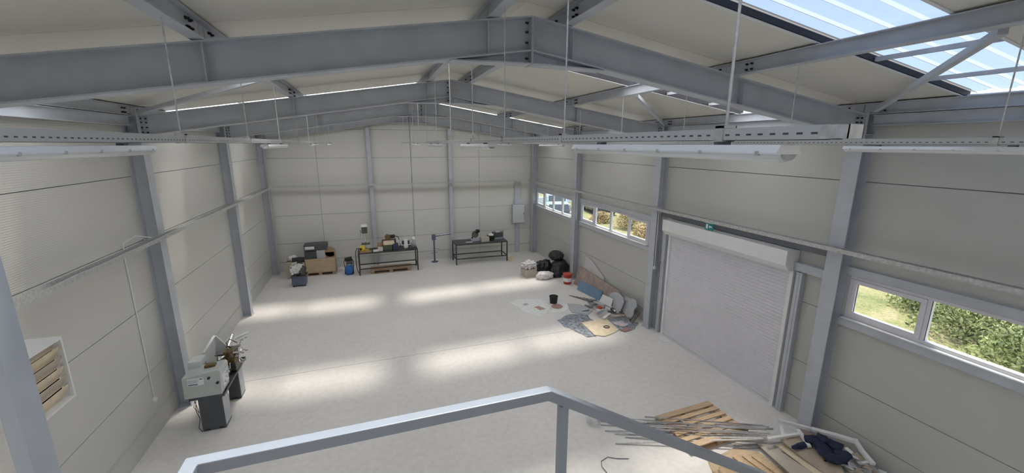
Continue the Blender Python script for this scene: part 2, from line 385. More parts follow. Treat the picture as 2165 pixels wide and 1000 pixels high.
# roof panels, with the skylight strips left open
STR = [(-7.4, -6.2), (-2.5, -1.3), (2.48, 3.62), (6.20, 7.36), (11.20, 12.40), (16.15, 17.35)]
STRL = [STR[0], STR[1], (1.20, 2.40)] + STR[3:]
XS0, XS1 = .50, 6.12      # distance from the ridge where a strip starts and ends (end just past the eave)
mb = MB()
def slab(s, x0, x1, y0, y1, zo=.2, t=.1):
    A, Bx = H2+s*x0, H2+s*x1
    vs = [(A,y0,rz(A,zo)),(Bx,y0,rz(Bx,zo)),(Bx,y1,rz(Bx,zo)),(A,y1,rz(A,zo))]
    vt = [(x,y,z+t) for x,y,z in vs]
    mb.add(vs+vt, [(0,1,2,3),(7,6,5,4),(0,4,5,1),(1,5,6,2),(2,6,7,3),(3,7,4,0)], False)
for s in (-1, 1):
    STR_ = STR; STR = STRL if s < 0 else STR_
    ys = [YB-.15] + [v for p in STR for v in p] + [YF+.2]
    for i in range(0, len(ys), 2):
        n = max(1, round((ys[i+1]-ys[i])/1.1)); st = (ys[i+1]-ys[i])/n
        for k in range(n): slab(s, 0, 6.35, ys[i]+k*st+(.004 if k else 0), ys[i]+(k+1)*st-(.004 if k < n-1 else 0))
    for a, b in STR: slab(s, 0, XS0, a, b)
    mb.cur = 1; slab(s, 0, 6.35, YB-.15, STR[0][0]-.01, .305, .01)
    for i in range(len(STR)):
        slab(s, 0, 6.35, STR[i][1]+.01, (STR[i+1][0]-.01 if i < len(STR)-1 else YF+.2), .305, .01)
    mb.cur = 0; STR = STR_
solo(mb, 'ceiling', ['roof', 'steel_dk'], kind='structure')
WORD = {0: 'farthest behind the landing', 1: 'just behind the landing', 2: 'nearest to the landing railing', 3: 'just beyond the nearest rafter', 4: 'beyond the second rafter', 5: 'in the last bay'}
for i in range(0, len(STR)):
    for s, sn in ((-1, 'left'), (1, 'right')):
        a, b = (STRL if s < 0 else STR)[i]
        t = thing('skylight', f'translucent bluish corrugated skylight in the {sn} roof slope, {WORD[i]}', 'skylight', (H2+s*(XS0+XS1)/2, a, rz(H2+s*(XS0+XS1)/2, .2)), 0, 'rooflight strips')
        o = t.location
        mb2 = MB(); n = 48; L0 = []
        for k in range(n+1):
            y = a + (b-a)*k/n; ph = (y*1/.28) % 1; h = .02 if ph < .30 else 0
            L0.append((y, h))
        A, Bx = H2+s*XS0, H2+s*XS1
        vs = []
        for y, h in L0: vs += [Vector((A, y, rz(A, .27)+h))-o, Vector((Bx, y, rz(Bx, .27)+h))-o]
        mb2.add(vs, [(2*k, 2*k+1, 2*k+3, 2*k+2) for k in range(n)], False)
        part(mb2, 'sheet', ('skylight_dimmed' if s > 0 else 'skylight_clear') if i == 2 else 'skylight', t)
        for (yy, dy) in ((b, -.02), (a, .02)):     # black foam closure along both long edges
            e = MB(); e.bar(Vector((A, yy+dy*.5, rz(A, .255)))-o, Vector((Bx, yy+dy*.5, rz(Bx, .255)))-o, .02, .10)
            part(e, 'foam_closure', 'sealant', t)
            e = MB(); e.bar(Vector((A, yy-dy*.6, rz(A, .195)))-o, Vector((Bx, yy-dy*.6, rz(Bx, .195)))-o, .035, .008)
            part(e, 'edge_trim', 'white', t)
        for d in (4.05, 5.15) if s > 0 else (4.6,):
            x = H2+s*d; e = MB(); e.bar(Vector((x, a, rz(x, .235)))-o, Vector((x, b, rz(x, .235)))-o, .05, .05); part(e, 'support_angle', 'steel', t)
        for d in (XS0+.03, 3.2, XS1-.03):
            x = H2+s*d; e = MB(); e.bar(Vector((x, a, rz(x, .215)))-o, Vector((x, b, rz(x, .215)))-o, .06, .025); part(e, 'cross_trim', 'white', t)
# ------------------------------------------------------------------ steel frames
FR = [4.81, 9.80, 14.80, 19.37]
FN = ['nearest', 'second', 'third', 'farthest']
boltm = MB().cyl((0,0,0), (0,-.022,0), .015, 6).cyl((0,-.022,0), (0,-.035,0), .009, 8).mesh('bolt', [M['bolt']])
def bolt(parent, loc, rot=(0,0,0)):
    b = bpy.data.objects.new('bolt', boltm); COL.objects.link(b); b.parent = parent; b.location = loc; b.rotation_euler = rot
for k, y in enumerate(FR):
    for s, sn in ((0, 'left'), (1, 'right')):
        xin = .25 if s == 0 else W-.25; xw = .0 if s == 0 else W; sg = 1 if s == 0 else -1
        c = thing('steel_column', f'grey steel I-section column against the {sn} wall, carrying the {FN[k]} rafter', 'column', (xw+sg*.125, y, 0), 0, 'portal frame columns')
        mb = MB()
        mb.box((-.125, -.13, 0), (-.1125, .13, 6.028)); mb.box((.1125, -.13, 0), (.125, .13, 6.028)); mb.box((-.1125, -.005, 0), (.1125, .005, 6.028))
        part(mb, 'shaft', 'steel', c)
        part(box((-.124, -.15, 0), (.145, .15, .02)) if sg > 0 else box((-.145, -.15, 0), (.124, .15, .02)), 'base_plate', 'steel', c)
        for zz in (5.70,): part(box((-.1125, -.128, zz), (.1125, .128, zz+.012)), 'stiffener', 'steel', c)
        part(box((-.124, -.13, 6.028), (.124, .13, 6.06)), 'cap_plate', 'steel', c)
        # rafter half
        o = Vector((xin, y, 0)); r = thing('rafter', f'grey steel rafter on the {sn} slope, the {FN[k]} of the frames', 'rafter', (xin, y, 6.0), 0, 'portal frame rafters')
        o = r.location
        t0, t1 = rz(xin+sg*.015, 0), 6.953; xa = H2 - sg*.012; x0 = xin+sg*.014; D = .375
        mb = MB()
        def seg(x0, za, x1, zb, th, w):   # sloping flange with vertical thickness, top given
            vs = []
            for (xx, zz) in ((x0, za), (x1, zb)):
                vs += [Vector((xx, y-w, zz-th))-o, Vector((xx, y+w, zz-th))-o, Vector((xx, y+w, zz))-o, Vector((xx, y-w, zz))-o]
            mb.add(vs, [(0,1,2,3),(7,6,5,4),(0,4,5,1),(1,5,6,2),(2,6,7,3),(3,7,4,0)], False)
        seg(x0, t0, xa, t1, .016, .1); seg(x0, t0-D+.016, xa, t1-D+.016, .016, .1)
        seg(x0, t0-.016, xa, t1-.016, D-.032, .005)
        part(mb, 'beam', 'steel', r)
        mb = MB(); xh = 5.15 if s == 0 else 7.05      # apex haunch
        seg(xh, rz(xh,0)-D+.004, xa, 6.452, .014, .1)
        vs = [Vector((xh, y-.005, rz(xh,0)-D))-o, Vector((xa, y-.005, 6.44))-o, Vector((xa, y-.005, t1-D))-o]
        mb.prism(vs, .01, (0,1,0)); part(mb, 'haunch', 'steel', r)
        part(MB().box(Vector((xa, y-.105, 6.43))-o, Vector((xa+sg*.011, y+.105, 6.95))-o), 'end_plate', 'steel', r)
        part(MB().box(Vector((xin, y-.1, t0-D-.03))-o, Vector((x0, y+.1, t0))-o), 'end_plate', 'steel', r)
        for d in (.52,):
            x = H2-sg*d; part(MB().bar(Vector((x, y, rz(x,0)-.016))-o, Vector((x, y, rz(x,0)-D+.016))-o, .19, .01, (1,0,0)), 'stiffener', 'steel', r)
        x = H2-sg*3.23; part(MB().bar(Vector((x, y, rz(x,0)-.016))-o, Vector((x, y, rz(x,0)-D+.016))-o, .19, .01, (1,0,0)), 'stiffener', 'steel', r)
        if s == 0:
            for zz in (6.88, 6.78, 6.67, 6.50): bolt(r, Vector((H2-.04, y-.06, zz))-o, (0,0,-math.pi/2))
        for zz in (t0-.06, t0-.13, t0-.22, t0-.31):
            bolt(r, Vector((x0+sg*.02, y-.055, zz))-o, (0,0,sg*math.pi/2*-1)); 
            bolt(r, Vector((x0+sg*.075, y-.018, zz))-o)
# purlins: six lines in each bay
BAY = [(YB+.05, 4.81), (4.81, 9.80), (9.80, 14.80), (14.80, 19.60)]
BN = ['over the landing', 'between nearest and second rafters', 'between second and third rafters', 'at the gable wall']
LN = {0: ('eave', 5.98), 1: ('mid-slope', 3.265), 2: ('ridge-side', .46)}
purl = {}
for i, (a, b) in enumerate(BAY):
    for s, sn in ((-1, 'left'), (1, 'right')):
        for j in range(3):
            nm, d = LN[j]; d = 3.10 if (j == 1 and s > 0) else d; x = H2+s*d
            L = b-a-.012; h = .172; zc = rz(x, .2)-.004-h/2-.07*SL
            lab = f'grey {nm} purlin of the {sn} roof slope, {BN[i]}'
            p = thing('purlin', lab, 'roof beam', (x, a+.006, zc), 0, 'roof purlins')
            if L not in purl:
                mb = MB().ibeam((0, 0, 0), (0, L, 0), .13, h, .009, .007)
                q = part(mb, 'beam', 'steel', p); purl[L] = q.data
            else:
                q = bpy.data.objects.new('beam', purl[L]); COL.objects.link(q); q.parent = p
            for yy in (.22, .30, L-.30, L-.22):
                if i == 0 and yy < 1: continue
                for zz in (-.035, .035): bolt(p, (-s*.004, yy, zz), (0,0,-s*math.pi/2))
            if i > 0: part(box((-.006-.004*1, .12, -.06), (.010, .40, .06)), 'splice_plate', 'steel', p)
    for s, sn in ((-1, 'left'), (1, 'right')):   # eave strut between column heads
        x = .125 if s < 0 else W-.125
        st = MB().ibeam((x, max(a, YB+.1)+.136, 5.93), (x, b-(.136 if b < 19.5 else .37), 5.93), .10, .17, .009, .007)
        solo(st, 'eave_strut', 'steel', f'grey eave strut high on the {sn} wall, {BN[i]}', 'steel beam', 'eave struts')
def brace(p, q, lab):
    solo(MB().bar(p, q, .065, .065), 'roof_brace', 'steel', lab, 'roof brace', 'diagonal roof braces')
brace((11.92, 4.55, 6.08), (9.30, 2.17, 6.47), 'grey square-tube roof brace crossing below the large right skylight')
brace((.32, 4.55, 6.08), (2.90, 2.17, 6.47), 'grey square-tube roof brace on the left, nearest the landing')
brace((11.92, 9.60, 6.08), (9.30, 7.2, 6.47), 'grey roof brace meeting the second column on the right wall')
brace((.32, 9.60, 6.08), (2.90, 7.2, 6.47), 'grey roof brace meeting the second column on the left wall')
# gable columns
for x, lab in ((4.27, 'narrow grey steel gable column behind the drill press bench'), (7.86, 'narrow grey steel gable column beside the bare black bench')):
    c = thing('gable_column', lab, 'column', (x, 19.52, 0), 0, 'gable wall columns')
    part(MB().ibeam((0,0,0), (0,0,rz(x,.0)-.375-.07), .16, .16, .012, .009, (0,1,0)), 'shaft', 'steel', c)
    part(box((-.11,-.11,0),(.11,.11,.02)), 'base_plate', 'steel', c)
# near post left of the landing
c = thing('support_post', 'smooth grey steel post rising close to the landing, cutting the left edge of the view', 'post', (2.905, 1.928, 0))
part(MB().box((-.025,-.06,0),(.025,.06,rz(2.905,.02)-.02)), 'shaft', 'steel', c, .004)
part(box((-.09,-.1,0),(.09,.1,.015)), 'base_plate', 'steel', c)
# ------------------------------------------------------------------ windows in the right wall
wn = 1
for key, (a, b) in WIN.items():
    z0, z1 = WZ; np_ = 4; xf = W+.03
    w = thing(f'window_{wn}', None, None, (W, (a+b)/2, z0), 0, None, 'structure'); wn += 1
    o = w.location; n = 2 if key == 'near' else 4
    cuts = [a, 3.50, b] if key == 'near' else [a+(b-a)*i/n for i in range(n+1)]
    if key == 'near': cuts = [a, 1.95, 3.50, b]
    mb = MB(); f = .055
    mb.box((-.01, a-o.y, 0), (.09, b-o.y, f)); mb.box((-.01, a-o.y, z1-z0-f), (.09, b-o.y, z1-z0))
    for i, cy in enumerate(cuts):
        lo = cy-o.y-(0 if i == 0 else f/2 if i < len(cuts)-1 else f); hi = lo+f
        mb.box((-.01, lo, f), (.09, hi, z1-z0-f))
    part(mb, 'window_frame', 'pvc', w, .006)
    for i in range(len(cuts)-1):
        ya = cuts[i]-o.y+(f if i == 0 else f/2); yb = cuts[i+1]-o.y-(f if i == len(cuts)-2 else f/2)
        sash = (key == 'near' and i == len(cuts)-2) or (key != 'near' and i == (3 if key == 'far' else 0 if key == 'mid' else 9)) or (key=='mid' and i==3)
        mg = 0
        if sash:
            mg = .07; mb = MB()
            za, zb = f, z1-z0-f
            mb.box((-.03, ya, za), (.04, yb, za+mg)); mb.box((-.03, ya, zb-mg), (.04, yb, zb))
            mb.box((-.03, ya, za+mg), (.04, ya+mg, zb-mg)); mb.box((-.03, yb-mg, za+mg), (.04, yb, zb-mg))
            part(mb, 'sash', 'pvc', w, .006)
        g = MB(); 
        for (p, q) in (((.0, ya+mg, f+mg), (.006, ya+mg+.008, z1-z0-f-mg)), ((.0, yb-mg-.008, f+mg), (.006, yb-mg, z1-z0-f-mg))): g.box(p, q)
        part(g, 'gasket', 'gasket', w)
        part(box((.018, ya+mg, f+mg), (.024, yb-mg, z1-z0-f-mg)), 'pane', 'glass', w)
    # steel girts above and below the opening
    ca, cb = {'near': (YB+.05, 4.675), 'mid': (9.935, 14.665), 'far': (14.935, 19.235)}[key]
    nmk = {'near': 'nearest the landing', 'mid': 'just past the roller shutter', 'far': 'in the far corner'}[key]
    for (ga, gb, wd_) in ((3.29, 3.43, 'over'), (2.34, 2.48, 'under')):
        g = MB(); g.box((W-.075, ca, ga), (W-.068, cb, gb)); g.box((W-.068, ca, gb-.008), (W-.002, cb, gb)); g.box((W-.068, ca, ga), (W-.002, cb, ga+.008))
        solo(g, 'girt', 'steel', f'grey steel channel running {wd_} the ribbon window {nmk}', 'steel beam', 'wall girts')
    s_ = MB().box((W-.10, a, 2.485), (W+.0, b, 2.499)); 
    solo(s_, 'window_sill', 'white', f'thin white sill along the ribbon window {nmk}', 'window sill', 'white window sills')
# louvred window in the left wall
w = thing('window_4', None, None, (0, 6.485, 1.98), 0, None, 'structure')
mb = MB(); Yh, Zh = .535, .92
for (p, q) in (((-.1,-Yh,0),(.02,Yh,.03)), ((-.1,-Yh,Zh-.03),(.02,Yh,Zh)), ((-.1,-Yh,.03),(.02,-Yh+.03,Zh-.03)), ((-.1,Yh-.03,.03),(.02,Yh,Zh-.03))): mb.box(p, q)
part(mb, 'window_frame', 'white', w, .004)
part(MB().prism([(.0,-Yh,Zh-.01),(.0,Yh,Zh-.01),(.0,Yh,Zh+.01),(.0,-Yh,Zh+.42)], .012, (1,0,0)), 'head_board', 'white', w)
for i in range(6):
    z = .12+i*.145
    part(MB().obox((-.06, 0, z), ((0,1,0),(.45,0,.89),(-.89,0,.45)), (Yh-.035, .10, .008)), 'slat', 'mdf2' if i % 2 else 'cream', w)
# ------------------------------------------------------------------ roller shutter
d = thing('door_1', None, None, (W, 7.43, 0), 0, None, 'structure')
mb = MB(); prof = []
pz = .077; nn = 40; y0, y1 = -1.77, 1.77
for i in range(nn):
    for (dz, dx) in ((0, .0), (.008, -.010), (.02, -.016), (.057, -.016), (.069, -.010)): prof.append((-.06+dx, .06+i*pz+dz))
prof.append((-.06, .06+nn*pz))
vs = [];
for (x, z) in prof: vs += [(x, y0, z), (x, y1, z)]
mb.add(vs, [(2*i, 2*i+2, 2*i+3, 2*i+1) for i in range(len(prof)-1)], False)
vs2 = [(-.045, y, z) for (x, z) in prof[::len(prof)-1] for y in (y0, y1)]
mb.add(vs2, [(0,1,3,2)], False)
part(mb, 'curtain', 'pvc', d)
part(box((-.085, y0, .0), (-.04, y1, .06)), 'bottom_bar', 'pvc', d)
for s in (-1, 1): part(box((-.11, s*1.76, 0), (-.01, s*1.84, 3.10), ), 'guide_rail', 'white', d, .004)
mb = MB().prism([(-.36,-1.84,3.20),(-.36,-1.84,3.50),(-.005,-1.84,3.50),(-.005,-1.84,3.08),(-.25,-1.84,3.08)], 3.68, (0,1,0)); part(mb, 'shutter_box', 'white', d, .008)
for (ya, lab) in ((5.40, 'near'), (9.37, 'far')):
    g = MB(); g.box((W-.12, ya, 0), (W-.112, ya+.12, 3.08)); g.box((W-.112, ya, 0), (W-.002, ya+.008, 3.08)); g.box((W-.112, ya+.112, 0), (W-.002, ya+.12, 3.08)); g.box((W-.128, ya+.05, 0), (W-.12, ya+.075, 3.08))
    solo(g, 'door_post', 'steel', f'grey steel channel post at the {lab} side of the roller shutter', 'steel post', 'roller shutter posts')
g = MB(); g.box((W-.13, 4.945, 3.10), (W-.122, 5.58, 3.26)); g.box((W-.122, 4.945, 3.25), (W-.002, 5.58, 3.26)); g.box((W-.122, 4.945, 3.10), (W-.002, 5.58, 3.108))
solo(g, 'girt', 'steel', 'short grey steel channel between the nearest right column and the shutter box', 'steel beam', 'wall girts')
g = MB(); g.box((W-.10, 4.945, 3.515), (W-.092, 9.66, 3.64)); g.box((W-.092, 4.945, 3.63), (W-.002, 9.66, 3.64))
solo(g, 'girt', 'steel_dk', 'dark grey steel channel running just above the roller shutter box', 'steel beam', 'wall girts')
# far wall base girt line and skirting flashings
for nm, a, b in (('baseboard_left', (0, YB, .40), (.012, YF, .46)), ('baseboard_right', (W-.012, 9.3, .40), (W, YF, .46)), ('baseboard_far', (.012, YF-.012, .40), (W-.012, YF, .46))):
    solo(MB().box(a, b), nm, 'wall_s', kind='structure')
#SECTION2
# ------------------------------------------------------------------ landing, railing and stair under the camera
lt = thing('landing', 'grey steel landing platform that carries the railing in the foreground', 'platform', (4.25, -.2, 3.30))
part(box((-.72, -1.5, 0), (.72, 1.72, .05)), 'deck', 'steel', lt)
for x in (-.70, .70): part(MB().ibeam((x, -1.5, -.07), (x, 1.7, -.07), .08, .14, .008, .006), 'beam', 'steel', lt)
for (x, y) in ((-.66, -1.35), (.66, -1.35), (-.66, 1.55), (.66, 1.55)): part(box((x-.04, y-.04, -3.30), (x+.04, y+.04, -.14)), 'leg', 'steel', lt)
st = thing('stair', 'grey steel stair descending from the landing towards the right wall', 'stair', (5.01, 0, 0))
for k in range(15):
    z = 3.35-.222*(k+1); part(box((k*.30*1.17, .45, z-.03), (k*.30*1.17+.27, 1.38, z)), 'tread', 'steel', st)
for y in (.43, 1.40): part(MB().bar((0, y, 3.22), (5.1, y, .03), .012, .2), 'stringer', 'steel', st)
rl = thing('railing', 'light grey square-tube railing around the landing corner in the foreground, continuing down the stair', 'railing', (4.25, 1.45, 3.35))
o = rl.location
def loc(x, y, z): return Vector((x, y, z))-o
t = .047; ZT = 4.50; x0, x1, yb = 3.580, 4.905, 1.455
mb = MB()
def sect(P):  # mitred tube through a list of 4-corner sections
    vs = [v for q in P for v in q]; fs = []
    for i in range(len(P)-1):
        for k in range(4): fs.append((i*4+k, i*4+(k+1)%4, (i+1)*4+(k+1)%4, (i+1)*4+k))
    fs += [(3,2,1,0), tuple(range(len(vs)-4, len(vs)))]
    mb.add(vs, fs, False)
def ring(fn): return [fn(a, b) for a, b in ((0,0),(1,0),(1,1),(0,1))]
sl_ = .605
P = [ring(lambda a,b: loc(x0+a*t, -1.6, ZT-b*t)), ring(lambda a,b: loc(x0+a*t, yb+.0-a*t, ZT-b*t))]
sect([[loc(x0, -1.6, ZT), loc(x0+t, -1.6, ZT), loc(x0+t, -1.6, ZT-t), loc(x0, -1.6, ZT-t)],
      [loc(x0, yb+.02, ZT), loc(x0+t, yb+.02-t, ZT), loc(x0+t, yb+.02-t, ZT-t), loc(x0, yb+.02, ZT-t)],
      [loc(x1, yb+.02, ZT), loc(x1, yb+.02-t, ZT), loc(x1-.012, yb+.02-t, ZT-t), loc(x1-.012, yb+.02, ZT-t)],
      [loc(x1+5.0, yb+.02, ZT-5*sl_), loc(x1+5.0, yb+.02-t, ZT-5*sl_), loc(x1+5.0, yb+.02-t, ZT-5*sl_-t*1.15), loc(x1+5.0, yb+.02, ZT-5*sl_-t*1.15)]])
part(mb, 'handrail', 'railpaint', rl, .004)
def post(x, y, zt, zb=3.35): part(box(loc(x-.02, y-.02, zb), loc(x+.02, y+.02, zt)), 'post', 'railpaint', rl, .003)
post(4.977, yb+.0, ZT-t-.048); post(x0+.024, yb-.01, ZT-t); post(x0+.024, -1.5, ZT-t)
for d in (1.6, 3.2, 4.8): post(x1+d, yb+.0, ZT-t-d*sl_-.008, 3.30-(d)*.627-.0)
mb = MB().bar(loc(x0+.04, yb, 3.95), loc(4.96, yb, 3.95), .03, .03).bar(loc(x0+.024, -1.5, 3.95), loc(x0+.024, yb-.03, 3.95), .03, .03)
part(mb, 'knee_rail', 'railpaint', rl)
# ------------------------------------------------------------------ suspended trunking, rods and lamps
ROWS = {'left': (2.84, -2.2, 18.4, 5.535, [-1.9, .1, 2.05, 4.02, 6.0, 8.0, 10.0, 11.8, 14.0, 16.0, 18.0]),
        'middle': (5.64, .93, 18.4, 5.550, [1.37, 2.88, 4.33, 5.77, 7.4, 9.0, 10.6, 12.2, 13.8, 15.6, 17.4]),
        'right': (9.20, -2.2, 18.4, 5.540, [-1.9, .1, 2.0, 3.84, 5.7, 7.5, 9.3, 11.2, 13.1, 15.2, 17.2])}
for nm, (x, a, b, z, rods) in ROWS.items():
    tt = thing('light_trunking', f'galvanised perforated trunking hung along the {nm} row of batten lamps', 'cable trunking', (x, a, z), 0, 'suspended lamp trunkings')
    L = b-a; h = .058 if nm != 'middle' else .048
    mb = MB(); mb.box((-.03, 0, 0), (-.028, L, h)); mb.box((.028, 0, 0), (.03, L, h)); mb.box((-.028, 0, h-.002), (.028, L, h)); 
    mb.box((-.03, 0, 0), (-.016, L, .002)); mb.box((.016, 0, 0), (.03, L, .002))
    part(mb, 'channel', 'perf', tt)
    if nm == 'middle':
        mb = MB().box((-.033, -.055, .004), (-.030, .03, h-.002)).box((.030, -.055, .004), (.033, .03, h-.002)).box((-.033, -.055, .004), (.033, -.052, h-.002)); part(mb, 'end_coupler', 'zinc', tt)
    for y in rods:
        zt = rz(x, .2)-.190
        part(MB().cyl((0, y-a, h), (0, y-a, zt-z), .006, 8), 'rod', 'zinc', tt)
        part(MB().box((-.036, y-a-.02, -.004), (-.0305, y-a+.02, h+.012)).box((.0305, y-a-.02, -.004), (.036, y-a+.02, h+.012)).box((-.036, y-a-.02, h+.002), (.036, y-a+.02, h+.012)), 'hanger', 'zinc', tt)
        part(MB().cyl((0, y-a, h+.012), (0, y-a, h+.022), .010, 6), 'nut', 'zinc', tt)
def lamp(x, y, z, lab):
    t_ = thing('batten_lamp', lab, 'lamp', (x, y, z), 0, 'batten lamps under the trunking')
    L = 1.56
    mb = MB().prism([(-.045,0,.062),(-.058,0,.036),(-.058,0,.030),(.058,0,.030),(.058,0,.036),(.045,0,.062)], L, (0,1,0)); part(mb, 'housing', 'white', t_)
    mb = MB(); n = 10; pr = [(math.cos(math.pi*(1+i/n))*.052, .030+math.sin(math.pi*(1+i/n))*.030) for i in range(n+1)]
    vs = []; 
    for (yy, sc) in ((0, .75), (.02, 1), (L-.02, 1), (L, .75)): vs += [(px_*sc, yy, .030+(pz_-.030)*sc) for px_, pz_ in pr]
    m_ = n+1; fs = []
    for j in range(3):
        for i in range(n): fs.append((j*m_+i, j*m_+i+1, (j+1)*m_+i+1, (j+1)*m_+i))
    fs += [tuple(range(m_)), tuple(range(4*m_-1, 3*m_-1, -1))]
    mb.add(vs, fs, True); part(mb, 'diffuser', 'lampcover', t_)
    for yy in (.30, 1.26):
        part(MB().box((-.02, yy-.025, .062), (.02, yy+.025, .076)), 'mounting_clip', 'steel_dk', t_)
    for yy in [.08+k*.28 for k in range(6)]:
        for sx in (-1, 1): part(MB().box((sx*.056-.004, yy-.008, .024), (sx*.056+.004, yy+.008, .040)), 'latch', 'zinc', t_)
    return t_
ORD = ['nearest', 'second', 'third', 'farthest']
first = None
for nm, ys in (('left', (1.89, 6.85, 11.85, 16.4)), ('middle', (1.08, 4.82, 8.60, 12.4)), ('right', (1.60, 5.90, 10.20, 14.5))):
    x, a, b, z, _ = ROWS[nm]
    for i, y in enumerate(ys):
        lab = f'white batten lamp, {ORD[i]} in the {nm} row'; zz = z-.0785
        if not first: first = lamp(x, y, zz, lab)
        else: copy_tree(first, None, (x, y, zz), None, lab)
# ------------------------------------------------------------------ wall cable trays
def walltray(name, p, q, inw, lab, cables):
    p, q = Vector(p), Vector(q); tt = thing('cable_tray', lab, 'cable tray', p, 0, 'wall cable trays')
    d = q-p; iw = Vector(inw); wd, h = .13, .075
    mb = MB(); c = iw*(wd/2)
    mb.bar(c, d+c, wd, .002); mb.bar(Vector((0,0,h/2))+iw*.001, d+Vector((0,0,h/2))+iw*.001, .002, h); mb.bar(iw*(wd)+Vector((0,0,h/2)), d+iw*wd+Vector((0,0,h/2)), .002, h)
    part(mb, 'channel', 'zinc', tt)
    for k in range(cables):
        pts = []; n = 60
        for i in range(n+1):
            u = i/n; off = .02+.02*k+.006*math.sin(i*.7+k*2.1); pts.append(d*u+iw*off+Vector((0,0,.014+.012*(k%2)+.004*math.sin(i*1.3+k))))
        part(MB().tube(pts, .008, 6), 'cable', 'pvc' if k % 2 == 0 else 'white', tt)
    return tt
walltray('a', (.252, 1.0, 3.71), (.252, 19.2, 3.71), (1,0,0), 'shiny galvanised cable tray with cables crossing the left wall columns', 4)
walltray('b', (W-.252, -1, 3.70), (W-.252, 19.2, 3.70), (-1,0,0), 'dull galvanised cable tray running across the right wall columns', 3)
walltray('c', (.37, 19.43, 3.72), (W-.37, 19.43, 3.72), (0,-1,0), 'galvanised cable tray crossing the far gable wall', 3)
# conduit and socket on the left wall
t = thing('conduit', 'pale cable conduit dropping from the tray to the socket on the left wall', 'conduit', (.0, 8.89, .78))
part(MB().tube([(.012, 0, 0), (.012, 0, 2.75), (.03, 0, 3.02), (.12, .25, 3.10), (.24, .5, 3.0)], .010, 8), 'pipe', 'white', t)
s_ = thing('socket_outlet', 'small round white socket at the foot of the left wall conduit', 'socket', (0, 8.89, .70)); part(MB().cyl((.0, 0, 0), (.035, 0, 0), .05, 20), 'housing', 'white', s_, .004); part(MB().cyl((.035, 0, 0), (.05, 0, 0), .028, 16), 'plug', 'white', s_)
# conduits on the second right column, with a box
t = thing('conduit', 'thin pale conduit down the second right column beside the roller shutter', 'conduit', (W-.20, 9.655, 2.0))
part(MB().cyl((0,0,0),(0,0,1.70), .011, 10), 'pipe', 'white', t); part(box((-.035,-.03,-.07),(.035,.012,.01)), 'switch_box', 'white', t, .003)
t = thing('conduit', 'thin pale conduit down the third right column between the ribbon windows', 'conduit', (W-.19, 14.655, 2.55))
part(MB().cyl((0,0,0),(0,0,1.15), .011, 10), 'pipe', 'white', t)
solo(MB().tube([(W-.005, 9.50, 2.18), (W-.10, 9.50, 2.20), (W-.16, 9.50, 2.14), (W-.16, 9.50, 1.86)], .010, 8), 'wall_hook', 'steel_dk', 'small dark hook on the wall panel left of the roller shutter', 'hook')
# emergency sign
t = thing('exit_sign', 'green and white emergency sign hanging over the roller shutter', 'sign', (11.90, 7.62, 3.52))
part(box((-.035, -.13, .17), (.035, .13, .235)), 'housing', 'white', t, .006)
part(box((-.006, -.125, .0), (.006, .125, .17)), 'panel', 'signgreen', t)
mb = MB().prism([(-.0075,-.09,.07),(-.0075,-.03,.07),(-.0075,-.03,.045),(-.0075,.01,.085),(-.0075,-.03,.125),(-.0075,-.03,.10),(-.0075,-.09,.10)], -.001, (1,0,0))
mb.box((-.0085, .035, .03), (-.0065, .095, .14)); part(mb, 'pictogram', 'white', t)
# electrical cabinet on the far wall
t = thing('electrical_cabinet', 'grey electrical cabinet with cable ducts on the far gable wall', 'cabinet', (11.30, 19.645, 1.58))
part(box((-.32,-.20,0),(.32,-.01,.96)), 'housing', 'greybox', t, .006); part(box((-.305,-.212,.015),(.305,-.20,.945)), 'door', 'lathe_lt', t, .004)
part(box((-.17,-.07,.96),(.14,-.01,2.20)), 'duct', 'steel', t); part(box((-.11,-.06,-1.57),(.09,-.01,0)), 'duct', 'steel', t)
part(box((.26,-.225,.45),(.275,-.212,.53)), 'handle', 'black', t)
#SEC3
# ------------------------------------------------------------------ lathe
t = thing('lathe', 'grey-green metal lathe on charcoal cabinets beside the second left column', 'lathe', (1.0, 9.25, 0))
def lb(a, b): return box(Vector(a)-Vector((1.0,9.25,0)), Vector(b)-Vector((1.0,9.25,0)))
O = Vector((1.0, 9.25, 0))
for (a, b, nmx) in (((.80,8.60,0),(1.19,8.95,.70), 'near'), ((.98,9.62,0),(1.20,9.94,.70), 'far')):
    q = part(lb(a, b), 'pedestal', 'charcoal', t, .004)
    pp = MB().box(Vector((b[0]+.001, a[1]+.02, .05))-O, Vector((b[0]+.008, b[1]-.02, .66))-O); d_ = part(pp, 'sunlit_side', 'greybox', t, label='pedestal side coloured lighter for sunlight')  # lighter grey stands in for sunlight on the pedestal's side
    for k in (0, 1):
        xx = a[0]+.08+k*(b[0]-a[0]-.16); part(MB().box(Vector((xx-.04, a[1]-.002, .015))-O, Vector((xx+.04, a[1]+.03, .05))-O), 'foot_recess', 'black', t)
mb = MB().box(Vector((.66,8.60,.70))-O, Vector((1.25,10.12,.715))-O)
for (a, b) in (((.66,8.60,.715),(.67,10.12,.75)), ((1.24,8.60,.715),(1.25,10.12,.75)), ((.67,8.60,.715),(1.24,8.61,.75)), ((.67,10.11,.715),(1.24,10.12,.75))): mb.box(Vector(a)-O, Vector(b)-O)
part(mb, 'chip_tray', 'charcoal', t)
